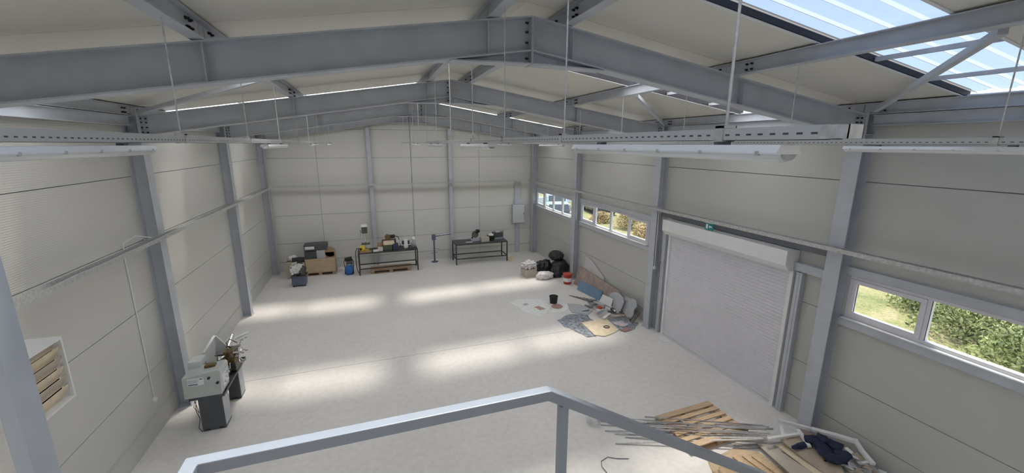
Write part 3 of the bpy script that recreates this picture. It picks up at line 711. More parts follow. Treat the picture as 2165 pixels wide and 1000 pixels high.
# headstock casing
mb = MB().prism([Vector((.60,8.585,.755))-O, Vector((1.22,8.585,.755))-O, Vector((1.25,8.585,1.22))-O, Vector((1.22,8.585,1.27))-O, Vector((.61,8.585,1.19))-O], .45, (0,1,0))
hd = part(mb, 'headstock', 'lathe_grey', t, .012)
part(lb((.70,8.575,1.02),(.96,8.585,1.17)), 'name_plate', 'white', t)
mb = MB(); mb.box(Vector((.71,8.572,1.035))-O, Vector((.86,8.576,1.055))-O); mb.box(Vector((.90,8.572,1.135))-O, Vector((.945,8.576,1.155))-O)
for k in range(4): mb.box(Vector((.71,8.572,1.08+k*.018))-O, Vector((.86+.02*(k%2),8.576,1.083+k*.018))-O)
part(mb, 'plate_print', 'bluegrey', t)
for (x, z) in ((1.05,1.14),(1.18,1.02)): part(MB().cyl(Vector((x,8.585,z))-O, Vector((x,8.555,z))-O, .024, 16), 'knob', 'black', t)
part(lb((.60,8.95,1.19),(.82,9.25,1.33)), 'rear_box', 'lathe_lt', t, .008)
part(lb((.92,8.80,1.235),(1.10,8.92,1.29)), 'tool_tray', 'bronze', t, .01)
part(lb((1.225,8.66,.86),(1.245,8.98,1.14)), 'control_panel', 'white', t, .004)
for k in range(3): part(MB().cyl(Vector((1.245,8.72+.1*k,.95+.05*k))-O, Vector((1.285,8.72+.1*k,.95+.05*k))-O, .022, 14), 'knob', 'chrome', t)
for k in range(2):
    b_ = Vector((1.245, 8.78+.12*k, 1.09))-O; part(MB().cyl(b_, b_+Vector((.07,.0,.03)), .008, 8).cyl(b_+Vector((.07,0,.03)), b_+Vector((.07,.02,.11)), .007, 8).blob(b_+Vector((.07,.02,.12)), (.014,.014,.014), 0, 1, 1), 'lever', 'chrome', t)
# splash guard, L-shaped in plan with a rolled rim
mb = MB().prism([Vector(p)-O for p in ((.79,9.26,.755),(.79,9.92,.755),(.79,9.92,1.42),(.79,9.26,1.36))], .012, (-1,0,0))
mb.prism([Vector(p)-O for p in ((.79,9.92,.93),(1.02,9.92,.93),(1.02,9.92,1.05),(.80,9.92,1.42))], .012, (0,1,0))
mb.bar(Vector((.785,9.26,1.36))-O, Vector((.785,9.93,1.425))-O, .05, .02).bar(Vector((.79,9.92,1.425))-O, Vector((1.03,9.92,1.05))-O, .05, .02, (0,1,0)).bar(Vector((.785,9.26,.76))-O, Vector((.785,9.26,1.36))-O, .02, .05)
part(mb, 'splash_guard', 'lathe_lt', t)
# bed, chuck, turret and carriage
part(lb((.98,9.03,.79),(1.16,10.05,.92)), 'bed', 'iron', t, .006)
for yy in (9.1, 9.9): part(lb((1.00,yy,.715),(1.14,yy+.1,.79)), 'bed_foot', 'iron', t)
part(MB().cyl(Vector((1.07,9.035,1.07))-O, Vector((1.07,9.16,1.07))-O, .11, 24), 'chuck', 'iron', t)
part(lb((.95,9.45,.92),(1.24,9.68,1.02)), 'carriage', 'bronze', t, .01)
part(MB().cyl(Vector((1.10,9.58,1.02))-O, Vector((1.10,9.58,1.20))-O, .10, 6), 'turret', 'bronze', t, .01)
for k in range(6):
    a_ = k*math.pi/3; c_ = Vector((1.10,9.58,1.12))-O; dd = Vector((math.cos(a_), math.sin(a_), 0))
    part(MB().cyl(c_+dd*.08, c_+dd*.19, .026, 12).cyl(c_+dd*.19, c_+dd*.25, .012, 10), 'tool_holder', 'iron' if k % 2 else 'chrome', t)
part(lb((1.16,9.45,.76),(1.25,9.72,.95)), 'apron', 'iron', t, .01)
for (yy, zz, rr, ln) in ((9.60,1.02,.02,.16), (9.80,1.18,.018,.2)):
    hub = Vector((1.27,yy,zz))-O; mb = MB().cyl(hub-Vector((.05,0,0)), hub+Vector((.02,0,0)), .03, 14)
    for k in range(4):
        a_ = k*math.pi/2+.5; e = hub+Vector((.06, math.cos(a_)*ln, math.sin(a_)*ln)); mb.cyl(hub, e, .009, 8); mb.cyl(e, e+Vector((.05,0,0)), .016, 10)
    part(mb, 'star_handle', 'chrome', t)
part(lb((1.00,9.80,.92),(1.16,10.02,1.10)), 'tailstock', 'iron', t, .012)
part(MB().cyl(Vector((1.08,9.70,1.22))-O, Vector((1.08,10.04,1.34))-O, .045, 16), 'quill', 'chrome', t)
part(MB().cyl(Vector((1.20,9.78,1.36))-O, Vector((1.46,9.84,1.44))-O, .026, 12), 'bar_feed', 'lathe_lt', t)
part(MB().tube([Vector(p)-O for p in ((1.12,9.75,1.1),(1.05,9.70,1.32),(1.14,9.66,1.42),(1.25,9.70,1.30))], .012), 'coolant_hose', 'iron', t)
part(MB().tube([Vector(p)-O for p in ((.74,8.70,.70),(.72,8.66,.45),(.78,8.62,.28),(.74,8.60,.10),(.80,8.58,.012))], .006), 'cable', 'black', t)
part(MB().tube([Vector(p)-O for p in ((.72,8.72,.70),(.68,8.70,.5),(.76,8.68,.38),(.72,8.66,.70))], .005), 'cable', 'black', t)
# ------------------------------------------------------------------ far left corner: band saw, crate on pallet
t = thing('band_saw', 'pale machine with black fittings on a blue-grey wheeled cabinet in the far left corner', 'machine', (1.31, 17.55, 0))
part(box((-.25,-.27,.06),(.24,.27,.40)), 'cabinet', 'bluegrey', t, .008)
for (x, y) in ((-.21,-.22),(.2,-.22),(-.21,.22),(.2,.22)): part(MB().cyl((x-.02,y,.035),(x+.02,y,.035), .035, 12), 'wheel', 'black', t)
part(box((-.27,-.3,.40),(.28,.3,.43)), 'tray', 'charcoal', t)
part(MB().blob((-.04,-.05,.68), (.24,.20,.24), .5, 3.2, 3, None, 1), 'casting', 'lathe_lt', t)
part(MB().cyl((-.12,-.24,.70),(-.12,.10,.76), .16, 20), 'wheel_guard', 'white', t)
part(MB().cyl((.14,-.2,.62),(.14,.12,.62), .13, 20), 'motor', 'iron', t)
part(MB().cyl((-.2,-.05,1.05),(.24,.02,1.02), .10, 16), 'arm', 'black', t); part(box((-.1,-.1,.9),(.12,.12,1.12)), 'gearbox', 'black', t, .02)
part(MB().cyl((-.16,-.2,.95),(.02,-.24,.98), .05, 12), 'hand_crank', 'chrome', t)
for k, (x, z) in enumerate(((-.2,.55),(.05,.50),(-.05,.88),(.2,.82),(.0,.66),(-.22,.8))): part(MB().cyl((x,-.26,z),(x,-.20,z), .045-.004*k, 12), 'cap', 'black' if k % 2 else 'white', t)
part(MB().tube([(.1,.0,1.1),(.24,-.1,1.15),(.28,-.2,.9),(.26,-.25,.55)], .014), 'hose', 'black', t)
def pallet(lab, loc_, rz_, L=1.2, D=.8, nb=5, m='wood', name='pallet'):
    p = thing(name, lab, 'pallet', loc_, rz_, 'wooden pallets'); w_ = .1
    for y in (-D/2+.05, 0, D/2-.05): part(box((-L/2, y-.05, 0), (L/2, y+.05, .022)), 'bottom_board', m, p)
    for x in (-L/2+.07, 0, L/2-.07):
        for y in (-D/2+.05, 0, D/2-.05): part(box((x-.07, y-.05, .022), (x+.07, y+.05, .10)), 'block', 'wood_dk', p)
        part(box((x-.07, -D/2, .10), (x+.07, D/2, .122)), 'stringer', 'wood_dk', p)
    for k in range(nb):
        y = -D/2+.06+(D-.12)*k/(nb-1); ww = .065 if k in (0, nb-1) else .05
        y = max(-D/2+ww, min(D/2-ww, y)); part(box((-L/2, y-ww, .122), (L/2, y+ww, .144)), 'top_board', m, p)
    return p
pallet('pallet under the plywood crate in the far left corner', (1.95, 19.0, 0), .0, 1.25, .8, 5, 'wood_dk')
t = thing('crate', 'open plywood crate full of boxes in the far left corner', 'crate', (1.95, 19.0, .146))
for (a, b) in (((-.62,-.40,0),(.62,-.385,.60)), ((-.62,.385,0),(.62,.40,.60)), ((-.62,-.385,0),(-.605,.385,.60)), ((.605,-.385,0),(.62,.385,.60)), ((-.605,-.385,0),(.605,.385,.012))): part(box(a, b), 'panel', 'ply', t)
def cbox(name, a, b, m, lab, cat, rot=0, bev=.006, grp=None):
    c = ((a[0]+b[0])/2, (a[1]+b[1])/2, a[2]); h = [(b[i]-a[i])/2 for i in range(3)]
    mb = MB().box((-h[0], -h[1], 0), (h[0], h[1], 2*h[2])); o_ = bpy.data.objects.new(name, mb.mesh(name, [M[m]])); COL.objects.link(o_); o_.location = c; o_.rotation_euler = (0,0,rot)
    if bev: bevel(o_, bev)
    return props(o_, lab, cat, grp)
cbox('carton', (1.40,18.66,.16),(1.84,19.2,1.06), 'charcoal', 'dark box with a pale print standing in the plywood crate', 'box')
cbox('carton', (1.86,18.68,.16),(2.20,19.1,1.08), 'greybox', 'light grey box in the middle of the plywood crate', 'box')
t = thing('machine_cover', 'dark flat box with a white label lying on top of the crate boxes', 'box', (1.86, 18.95, 1.083))
part(box((-.46,-.26,0),(.44,.26,.26)), 'body', 'charcoal', t, .01); part(box((-.42,-.268,.07),(-.06,-.261,.19)), 'label_sheet', 'white', t)
solo(MB().cyl((2.40,18.72,.97),(2.40,18.80,.97), .21, 24).box((2.19,18.72,.40),(2.55,18.80,.97)), 'cardboard_sheet', 'card', 'brown round-topped cardboard sheet standing at the right of the crate', 'cardboard')
cbox('carton', (.70,18.45,0),(1.15,19.1,.70), 'mdf', 'tan cardboard box partly hidden behind the band saw', 'box')
solo(MB().blob((.92,18.75,.80), (.2,.22,.11), .5, 3, 3, .701, 5), 'packing_foam', 'bagwhite', 'crumpled pale packing on the tan box behind the band saw', 'packing')
# air compressor
t = thing('air_compressor', 'small blue tank air compressor with black pump beside the workbench', 'compressor', (3.14, 18.45, 0))
part(MB().cyl((-.02,-.22,.24),(-.02,.22,.24), .17, 24).blob((-.02,-.22,.24), (.17,.05,.17), 0, 1, 3).blob((-.02,.22,.24), (.17,.05,.17), 0, 1, 3), 'tank', 'blue', t)
for y in (-.16, .16): part(box((-.14,y-.02,0),(.10,y+.02,.10)), 'foot', 'blue', t)
part(MB().cyl((-.12,0,.54),(.14,0,.54), .11, 20), 'motor', 'iron', t); part(box((-.08,-.08,.40),(.06,.08,.60)), 'pump', 'greybox', t, .01)
part(MB().cyl((-.16,-.06,.66),(.12,-.06,.70), .09, 18), 'fan_cover', 'black', t)
part(MB().tube([(-.16,-.2,.25),(-.20,-.2,.6),(-.12,-.2,.78),(.1,-.2,.78),(.19,-.2,.6),(.17,-.2,.25)], .014), 'handle', 'black', t)
part(MB().cyl((-.20,-.02,.10),(-.16,-.02,.10), .10, 18).cyl((.12,-.02,.10),(.16,-.02,.10), .10, 18), 'wheel', 'tyre', t)
# ------------------------------------------------------------------ workbench one
def bench(lab, loc_, rz_, L, D, H, topm, low=True):
    b_ = thing('workbench', lab, 'workbench', loc_, rz_, 'black steel workbenches'); s_ = .025
    part(box((-L/2,-D/2,H-.012),(L/2,D/2,H)), 'tabletop', topm, b_)
    mb = MB(); z = H-.037
    for (p, q) in (((-L/2,-D/2+s_,z),(L/2,-D/2+s_,z)), ((-L/2,D/2-s_,z),(L/2,D/2-s_,z)), ((-L/2+s_,-D/2,z),(-L/2+s_,D/2,z)), ((L/2-s_,-D/2,z),(L/2-s_,D/2,z))): mb.bar(p, q, .05, .05)
    part(mb, 'top_frame', 'bframe', b_)
    for sx in (-1, 1):
        for sy in (-1, 1): part(box((sx*(L/2-s_)-s_, sy*(D/2-s_)-s_, 0), (sx*(L/2-s_)+s_, sy*(D/2-s_)+s_, H-.062)), 'leg', 'bframe', b_)
        part(MB().bar((sx*(L/2-s_), -D/2+.05, .28), (sx*(L/2-s_), D/2-.05, .28), .04, .04), 'stretcher', 'bframe', b_)
    for sy in (-1, 1):
        part(MB().bar((-L/2+.05, sy*(D/2-s_), .28), (L/2-.05, sy*(D/2-s_), .28), .04, .04), 'stretcher', 'bframe', b_)
    return b_
M['bframe'] = mat('black_steel_frame', (.045, .040, .035), .5)
bench('black steel workbench loaded with machines, third item from the far left corner', (4.78, 18.40, 0), .012, 2.50, .80, 1.0, 'bframe')
pallet('pallet lying under the loaded workbench', (4.85, 18.42, 0), .0, 1.7, .66, 5, 'wood_dk')
solo(MB().box((4.02,18.14,.146),(5.75,18.7,.170)), 'plywood_sheet', 'ply', 'pale plywood sheet lying on the pallet under the loaded workbench', 'board')
ZB = 1.0
t = thing('drill_press', 'bench drill press with white head cover and yellow base on the loaded workbench', 'drill press', (3.86, 18.35, ZB+.001))
part(box((-.18,-.22,0),(.14,.2,.035)), 'base', 'yellow', t, .006); part(MB().cyl((0,.08,.03),(0,.08,.95), .032, 16), 'column', 'chrome', t)
part(box((-.16,-.16,.30),(.2,.12,.33)), 'work_table', 'iron', t, .004); part(box((-.04,.03,.24),(.04,.14,.34)), 'bracket', 'iron', t, .01)
part(box((-.11,-.20,.80),(.12,.22,1.08)), 'head', 'green', t, .02); part(box((-.13,-.22,1.08),(.13,.24,1.14)), 'belt_cover', 'white', t, .015)
part(MB().cyl((0,-.12,.62),(0,-.12,.80), .028, 14).cyl((0,-.12,.55),(0,-.12,.62), .022, 14, .010), 'chuck', 'chrome', t)
mb = MB(); hub = Vector((-.13,-.1,.86)); mb.cyl(hub, hub+Vector((-.03,0,0)), .025, 12)
for k in range(3): a_ = k*2.1+.4; e = hub+Vector((-.03, math.cos(a_)*.14, math.sin(a_)*.14)); mb.cyl(hub+Vector((-.02,0,0)), e, .006, 8).blob(e, (.015,.015,.015), 0, 1, 1)
part(mb, 'feed_handle', 'iron', t)
t = thing('bench_vice', 'yellow machine with black hose at the left end of the loaded workbench', 'machine', (3.72, 18.14, ZB+.001))
part(MB().blob((0,0,.15), (.13,.12,.15), .25, 2.5, 3, .0, 3), 'body', 'yellow', t); part(MB().cyl((-.05,-.14,.16),(-.05,.1,.16), .05, 16), 'motor', 'black', t)
part(MB().tube([(-.08,-.1,.18),(-.20,-.14,.22),(-.27,-.12,.05),(-.28,-.10,-.35),(-.26,-.06,-.75),(-.15,-.1,-.98)], .017), 'hose', 'black', t)
cbox('parts_tray', (3.62,18.00,ZB+.001),(4.10,18.16,ZB+.05), 'card', 'shallow brown tray at the left front of the loaded workbench', 'tray')
cbox('parts_box', (4.16,18.02,ZB+.001),(4.38,18.16,ZB+.07), 'white', 'low white box at the front edge of the loaded workbench', 'box', .1)
cbox('parts_box', (4.36,18.05,ZB+.001),(4.56,18.25,ZB+.16), 'pinkboard', 'small off-white box beside the green case on the workbench', 'box')
cbox('parts_box', (4.34,18.30,ZB+.001),(4.60,18.55,ZB+.28), 'card', 'reddish brown box behind the off-white box on the workbench', 'box')
t = thing('sorting_case', 'dark green case with cream lid in the middle of the loaded workbench', 'case', (4.80, 18.25, ZB+.001))
part(box((-.22,-.16,0),(.16,.16,.24)), 'body', 'green', t, .01); part(box((-.20,-.15,.24),(.26,.17,.37)), 'lid', 'cream', t, .01)
t = thing('cut_off_saw', 'brown chop saw with a curved black cable on the loaded workbench', 'saw', (4.85, 18.50, ZB+.001))
part(box((-.30,-.06,0),(.30,.16,.40)), 'base', 'iron', t, .01); part(MB().cyl((-.05,-.1,.50),(-.05,.12,.50), .12, 20), 'blade_guard', 'bronze', t); part(MB().cyl((.0,.02,.52),(.26,.02,.52), .08, 16), 'motor', 'black', t)
part(MB().tube([(.26,.02,.54),(.40,-.02,.48),(.46,-.05,.30),(.46,-.05,.012)], .016), 'cable', 'black', t)
M['navybox'] = mat('navy_paint', (.03,.035,.09), .5)
cbox('tool_case', (4.99,18.05,ZB+.001),(5.22,18.28,ZB+.28), 'navybox', 'dark blue case right of the green case on the workbench', 'case')
t = thing('bench_grinder', 'white double-ended bench grinder at the right of the loaded workbench', 'grinder', (5.55, 18.32, ZB+.001))
part(box((-.09,-.10,0),(.09,.10,.14)), 'stand', 'white', t, .008); part(MB().cyl((-.16,0,.25),(.16,0,.25), .085, 20), 'motor', 'black', t); part(box((-.08,-.1,.12),(.08,.1,.40)), 'housing', 'white', t, .02)
for sx in (-1, 1):
    part(MB().cyl((sx*.20,0,.24),(sx*.26,0,.24), .10, 20), 'grinding_wheel', 'greybox', t)
part(MB().cyl((-.30,0,.30),(-.22,0,.44), .02, 10), 'lamp_arm', 'white', t)
t = thing('bench_sander', 'small white machine at the right end of the loaded workbench', 'machine', (5.90, 18.50, ZB+.001))
part(box((-.08,-.08,0),(.08,.1,.16)), 'base', 'greybox', t, .01); part(MB().blob((0,0,.36), (.09,.08,.10), .3, 3, 3, None, 9), 'head', 'white', t); part(MB().cyl((0,0,.14),(0,0,.32), .03, 12), 'neck', 'chrome', t)
cbox('parts_tray', (5.62,18.10,ZB+.001),(5.96,18.34,ZB+.07), 'charcoal', 'shallow dark tray in front of the white machine on the workbench', 'tray')
# pipe stand between the benches
t = thing('material_stand', 'thin blue-grey roller stand with a long arm between the workbenches', 'stand', (6.92, 19.15, 0))
part(MB().lathe([(.17,0),(.17,.012),(.05,.03),(.04,.05)], n=20), 'base', 'bluegrey', t); part(box((-.035,-.035,.03),(.035,.035,1.20)), 'pole', 'bluegrey', t)
part(box((-.09,-.06,1.08),(.08,.06,1.34)), 'head', 'bluegrey', t, .01); part(MB().bar((.0,0,1.24),(.80,-.02,1.33), .05, .04), 'arm', 'bluegrey', t)
part(MB().cyl((.30,-.02,1.30),(.78,-.02,1.36), .018, 10), 'roller', 'chrome', t)
for (x, z) in ((-.14,.42),(.12,.45),(.22,.62)): part(MB().cyl((0,0,z+.05),(x,-.03,z), .01, 8).blob((x,-.03,z), (.02,.02,.02), 0, 1, 1), 'crank', 'iron', t)
# ------------------------------------------------------------------ workbench two
bench('bare black steel workbench nearest the far right corner', (9.04, 18.68, 0), -.012, 2.52, .95, 1.0, 'charcoal')
t = thing('mitre_saw', 'dark mitre saw standing on the bare workbench', 'saw', (8.85, 18.75, ZB+.001))
part(box((-.22,-.2,0),(.25,.2,.08)), 'base', 'greybox', t, .01); part(MB().cyl((-.02,-.04,.30),(-.02,.03,.30), .16, 24), 'blade_guard', 'iron', t)
part(MB().cyl((.0,0,.40),(.20,.02,.46), .07, 16), 'motor', 'black', t); part(MB().bar((-.15,.12,.08),(-.02,.05,.46), .05, .06), 'arm', 'black', t)
part(MB().tube([(.0,-.04,.52),(.08,-.14,.55),(.16,-.14,.45),(.12,-.05,.38)], .02), 'handle', 'black', t)
cbox('parts_tray', (8.30,18.34,ZB+.001),(8.62,18.52,ZB+.03), 'greybox', 'thin grey tray at the front of the bare workbench', 'tray', -.1)
cbox('cardboard_box', (9.02,18.32,ZB+.001),(9.42,18.58,ZB+.21), 'mdf2', 'pale beige box in front of the mitre saw on the bare workbench', 'box', .05)
t = thing('bucket', 'dark bucket with white contents on the bare workbench', 'bucket', (9.58, 18.62, ZB+.001))
part(MB().lathe([(.001,0),(.15,0),(.18,.22),(.19,.22),(.19,.24),(.172,.24),(.17,.18),(.001,.18)], n=24), 'tub', 'green', t); part(MB().blob((0,0,.24), (.14,.14,.08), .2, 2, 3, None, 4), 'contents', 'white', t)
t = thing('toolbox', 'dark toolbox with a white label near the right end of the bare workbench', 'toolbox', (9.98, 18.78, ZB+.001))
part(box((-.26,-.14,.10),(.24,.14,.34)), 'body', 'charcoal', t, .015); part(box((-.2,-.12,0),(.2,.12,.10)), 'stand', 'greybox', t, .006); part(box((-.10,-.08,.341),(.10,.06,.352)), 'label_sheet', 'white', t)
part(MB().tube([(.24,0,.28),(.32,0,.36),(.24,0,.40)], .012), 'handle', 'black', t)
cbox('carton', (10.30,17.98,0),(10.56,18.20,.20), 'cream', 'small tan box on the floor at the right leg of the bare workbench', 'box', .1)
# ------------------------------------------------------------------ sacks, bags and buckets by the third right column
def sack(name, c, rad, m, lab, cat, amp, fr, sd, grp=None):
    mb = MB().blob((c[0], c[1], rad[2]*.80), rad, amp, fr, 4, .002, sd); o_ = solo(mb, name, m, lab, cat, grp); return o_
sack('rubbish_bag', (11.82, 15.62, 0), (.40,.36,.36), 'bagblack', 'large black rubbish bag at the base of the third right column', 'bag', .25, 2.2, 1, 'black rubbish bags')
o_ = solo(MB().blob((11.72, 15.75, .78), (.33,.30,.22), .2, 2.4, 4, None, 2), 'rubbish_bag', 'bagblack', 'topmost black rubbish bag of the heap near the third right column', 'bag', 'black rubbish bags')
sack('rubbish_bag', (11.28, 16.02, 0), (.36,.30,.30), 'bagblack', 'black rubbish bag at the left of the heap behind the white sacks', 'bag', .3, 2.4, 3, 'black rubbish bags')
sack('rubbish_bag', (11.52, 15.25, 0), (.26,.24,.24), 'bagblack', 'lower front black rubbish bag beside the red bucket', 'bag', .3, 2.6, 4, 'black rubbish bags')
sack('sack', (10.92, 15.12, 0), (.36,.22,.18), 'bagwhite', 'full white sack lying in front of the black rubbish bags', 'sack', .22, 2.2, 5)
solo(MB().blob((10.42, 15.72, .50), (.30,.24,.16), .7, 4.5, 4, .34, 6), 'packing_foam', 'bagwhite', 'crumpled white packing heaped on top of the low pale box', 'packing')
cbox('carton', (10.16,15.50,0),(10.70,15.95,.33), 'mdf2', 'low pale box beneath the crumpled white packing', 'box', .1)
def bucket(loc_, r, h, m, lab, band=None):
    t = thing('bucket', lab, 'bucket', loc_)
    part(MB().lathe([(.001,0),(r*.84,0),(r,h*.92),(r*1.06,h*.92),(r*1.06,h),(r*.97,h),(r*.82,.01),(.001,.01)], n=28), 'tub', m, t)
    part(MB().tube([(math.cos(a)*r*1.05, -.02-.02*math.sin(a), h*.85-math.sin(a)*h*.45) for a in [math.pi*i/14 for i in range(15)]], .004, 6), 'handle', 'chrome', t)
    if band: part(MB().lathe([(r*.905,h*.25),(r*.91,h*.26),(r*.975,h*.62),(r*.965,h*.63)], n=28), 'printed_band', band, t)
    return t
t = bucket((11.56, 14.28, 0), .185, .42, 'red', 'red bucket with a pale printed band beside the black bags', 'bagwhite')
part(MB().lathe([(.001,.43),(.195,.43),(.20,.40),(.196,.40)], n=28), 'lid', 'red', t)
bucket((10.13, 12.52, 0), .15, .27, 'black', 'open black bucket standing on the white sheet')
M['pinklid'] = mat('brownish_pink', (.45,.27,.24), .5)
solo(MB().lathe([(.001,0),(.19,0),(.20,.012),(.19,.022),(.17,.012),(.001,.012)], (10.10,12.16,.012), 28), 'round_tray', 'pinklid', 'round reddish tray lying on the white sheet before the black bucket', 'tray')
def sheet(name, poly, z, m, lab, cat, t_=.006, wav=.0, seed=0, grp=None):
    """thin flat piece lying down, edges slightly irregular"""
    mb = MB(); P = []
    n = len(poly); rr = random.Random(seed)
    for i in range(n):
        a, b = Vector((*poly[i][:2], poly[i][2] if len(poly[i]) > 2 else z)), Vector((*poly[(i+1)%n][:2], poly[(i+1)%n][2] if len(poly[(i+1)%n]) > 2 else z))
        for k in range(3 if wav else 1):
            u = k/(3 if wav else 1); p = a.lerp(b, u); P.append(p+Vector((rr.uniform(-wav,wav), rr.uniform(-wav,wav), 0)))
    c = sum(P, Vector())/len(P); k = len(P)
    nrm = Vector((0,0,1))
    vs = P+[p+nrm*t_ for p in P]+[c, c+nrm*(t_+wav*.4)]
    fs = [(i, (i+1)%k, k+(i+1)%k, k+i) for i in range(k)]+[((i+1)%k, i, 2*k) for i in range(k)]+[(k+i, k+(i+1)%k, 2*k+1) for i in range(k)]
    mb.add(vs, fs, False); return solo(mb, name, m, lab, cat, grp)
sheet('floor_sheet', [(8.65,13.05),(9.10,13.30),(9.56,13.14),(9.95,12.75),(9.85,12.10),(9.50,11.75),(9.18,11.57),(8.88,12.08)], .001, 'paper', 'large white protective sheet spread flat on the open floor', 'sheet', .005, .04, 1)
sheet('floor_sheet', [(9.98,12.78),(10.40,12.60),(10.55,12.05),(10.20,11.72),(9.65,11.72),(9.90,12.08)], .001, 'paper', 'smaller white sheet under the black bucket and the round tray', 'sheet', .005, .03, 2)
sheet('paper_scrap', [(9.30,12.35),(9.52,12.42),(9.62,12.10),(9.42,12.05)], .014, 'pinklid', 'small brownish scrap lying on the large white sheet', 'scrap', .006, .02, 3)
sheet('paper_scrap', [(9.00,12.72),(9.18,12.80),(9.25,12.62),(9.08,12.58)], .014, 'greybox', 'small grey scrap lying on the large white sheet', 'scrap', .006, .02, 4)
sheet('floor_sheet', [(10.55,12.25),(10.95,12.05),(11.10,11.45),(10.75,11.15),(10.35,11.55)], .002, 'greybox', 'pale grey board lying left of the scrap heap', 'board', .03, .02, 5)
sheet('foil_sheet', [(9.60,11.12),(10.20,11.42),(10.75,11.25),(10.72,10.75),(10.28,10.68),(10.22,9.75),(9.95,9.72),(9.70,10.4)], .001, 'foil', 'crumpled grey foil sheet on the floor left of the cream board', 'foil', .006, .05, 6)
sheet('foil_sheet', [(11.20,10.75),(11.80,10.72),(12.00,10.10),(11.60,9.78),(11.12,9.90)], .001, 'foil', 'dark grey foil sheet at the right of the cream board', 'foil', .006, .04, 7)
sheet('cream_board', [(10.26,10.66),(11.16,10.74),(11.10,9.85),(10.50,9.62),(10.22,9.78)], .012, 'cream', 'cream coloured board lying flat with a small ring on it', 'board', .018, .02, 8)
solo(MB().tube([(10.82+math.cos(a)*.09, 10.12+math.sin(a)*.07, .052) for a in [i*math.pi/8 for i in range(17)]], .014), 'coil', 'iron', 'small dark coil lying on the cream board', 'coil')
sheet('paper_scrap', [(11.15,10.30),(11.50,10.42),(11.58,10.08),(11.30,9.98)], .012, 'pinkboard', 'pinkish white scrap on the dark grey foil', 'scrap', .03, .03, 9)
sheet('paper_scrap', [(11.12,9.82),(11.42,9.92),(11.45,9.76),(11.20,9.70)], .012, 'pinklid', 'reddish scrap at the front edge of the dark grey foil', 'scrap', .03, .02, 10)
def slabp(name, quad, th, m, lab, cat='board', n=(-1,0,.3)):
    return solo(MB().prism(quad, th, Vector(n).normalized()), name, m, lab, cat)
slabp('plasterboard', [(12.20,14.25,.50),(12.20,12.62,.50),(12.21,12.60,.72),(12.215,13.55,1.12),(12.215,13.95,1.18)], -.012, 'pinkboard', 'broken pale plasterboard propped against the right wall, highest of the scrap', n=(1,0,0))
slabp('board', [(11.80,14.15,.004),(11.95,11.50,.004),(12.14,11.40,.58),(12.14,14.35,.66)], .015, 'brownboard', 'long brown board leaning low on the right wall')
slabp('board', [(11.60,13.50,.004),(11.80,12.15,.004),(11.93,12.20,.34),(11.76,13.60,.34)], .015, 'blueboard', 'blue board leaning in front of the long brown board')
for k, (y, z, rr, lab) in enumerate(((10.62,.36,.36,'rounded pale grey panel leaning at the right end of the scrap heap'), (11.15,.34,.34,'rounded pale grey panel leaning in the middle of the scrap heap'))):
    pts = []
    for i in range(14):
        a = 2*math.pi*i/14; u = math.cos(a)*rr*(1.25 if k else 1.1)*(1+.08*math.sin(3*a+k)); v = math.sin(a)*rr*(1+.06*math.cos(2*a)); jt = (1, .72, .95, 1.08)[(i*(3+k)) % 4]; pts.append((11.95+.10*v/rr-.15*k, y+u*jt, max(.01, z+v*jt)))
    solo(MB().prism(pts, .02, Vector((-1,0,.25)).normalized()), 'panel', 'greybox', lab, 'board')
slabp('board', [(11.50,11.80,.03),(11.62,11.20,.03),(11.75,11.25,.42),(11.66,11.75,.42)], .012, 'white', 'small white board standing in the scrap heap beside the blue board')
rr = random.Random(5)
for k in range(26):
    cx, cy = rr.uniform(10.75, 11.85), rr.uniform(10.55, 12.0)
    if cx < 11.1 and cy > 11.5: cx += .5
    L_, w_, a = rr.uniform(.12,.45), rr.uniform(.03,.14), rr.uniform(0, 3.14); z = .02+rr.uniform(0,.16)
    mm = rr.choice(['greybox','mdf2','steel_dk','white','foil','mdf','charcoal'])
    ax = Vector((math.cos(a), math.sin(a), rr.uniform(-.2,.2))).normalized(); ay = ax.cross(Vector((0,0,1))).normalized()
    solo(MB().obox((cx,cy,max(z,.03+abs(ax.z)*L_/2)), (ax, ay, ax.cross(ay)), (L_/2, w_/2, .006)), 'scrap_piece', mm, 'small offcut in the scrap heap under the second right column', 'scrap', 'offcuts in the far scrap heap')
for k in range(9):
    cy = 10.1+.09*k; solo(MB().bar((11.75+.02*k, cy, .04), (12.10, cy+.12, .28+.05*rr.random()), .012, .03), 'metal_strip', 'steel_dk' if k % 2 else 'bronze', 'thin dark strip fanned out at the right end of the far scrap heap', 'scrap', 'fanned dark strips')
for k in range(7):
    y0_ = 13.0-.14*k; solo(MB().bar((11.00+.07*k, y0_, .015+.02*k), (11.70, y0_-1.15, .03+.02*k), .035, .016), 'long_strip', 'mdf' if k % 2 else 'steel_dk', 'long thin strip lying before the blue board', 'scrap', 'long strips before the blue board')
solo(MB().blob((11.32, 11.35, .13), (.10,.07,.06), .3, 3, 2, None, 8), 'red_rag', 'red', 'small red rag in the middle of the far scrap heap', 'rag')
t = thing('floor_tile', 'small white plate on the floor at the far foot of the roller shutter', 'plate', (12.0, 8.90, 0)); part(MB().prism([(-.10,.20,.001),(.12,.12,.001),(.08,-.20,.001),(-.12,-.12,.001)], .012, (0,0,1)), 'plate', 'white', t)
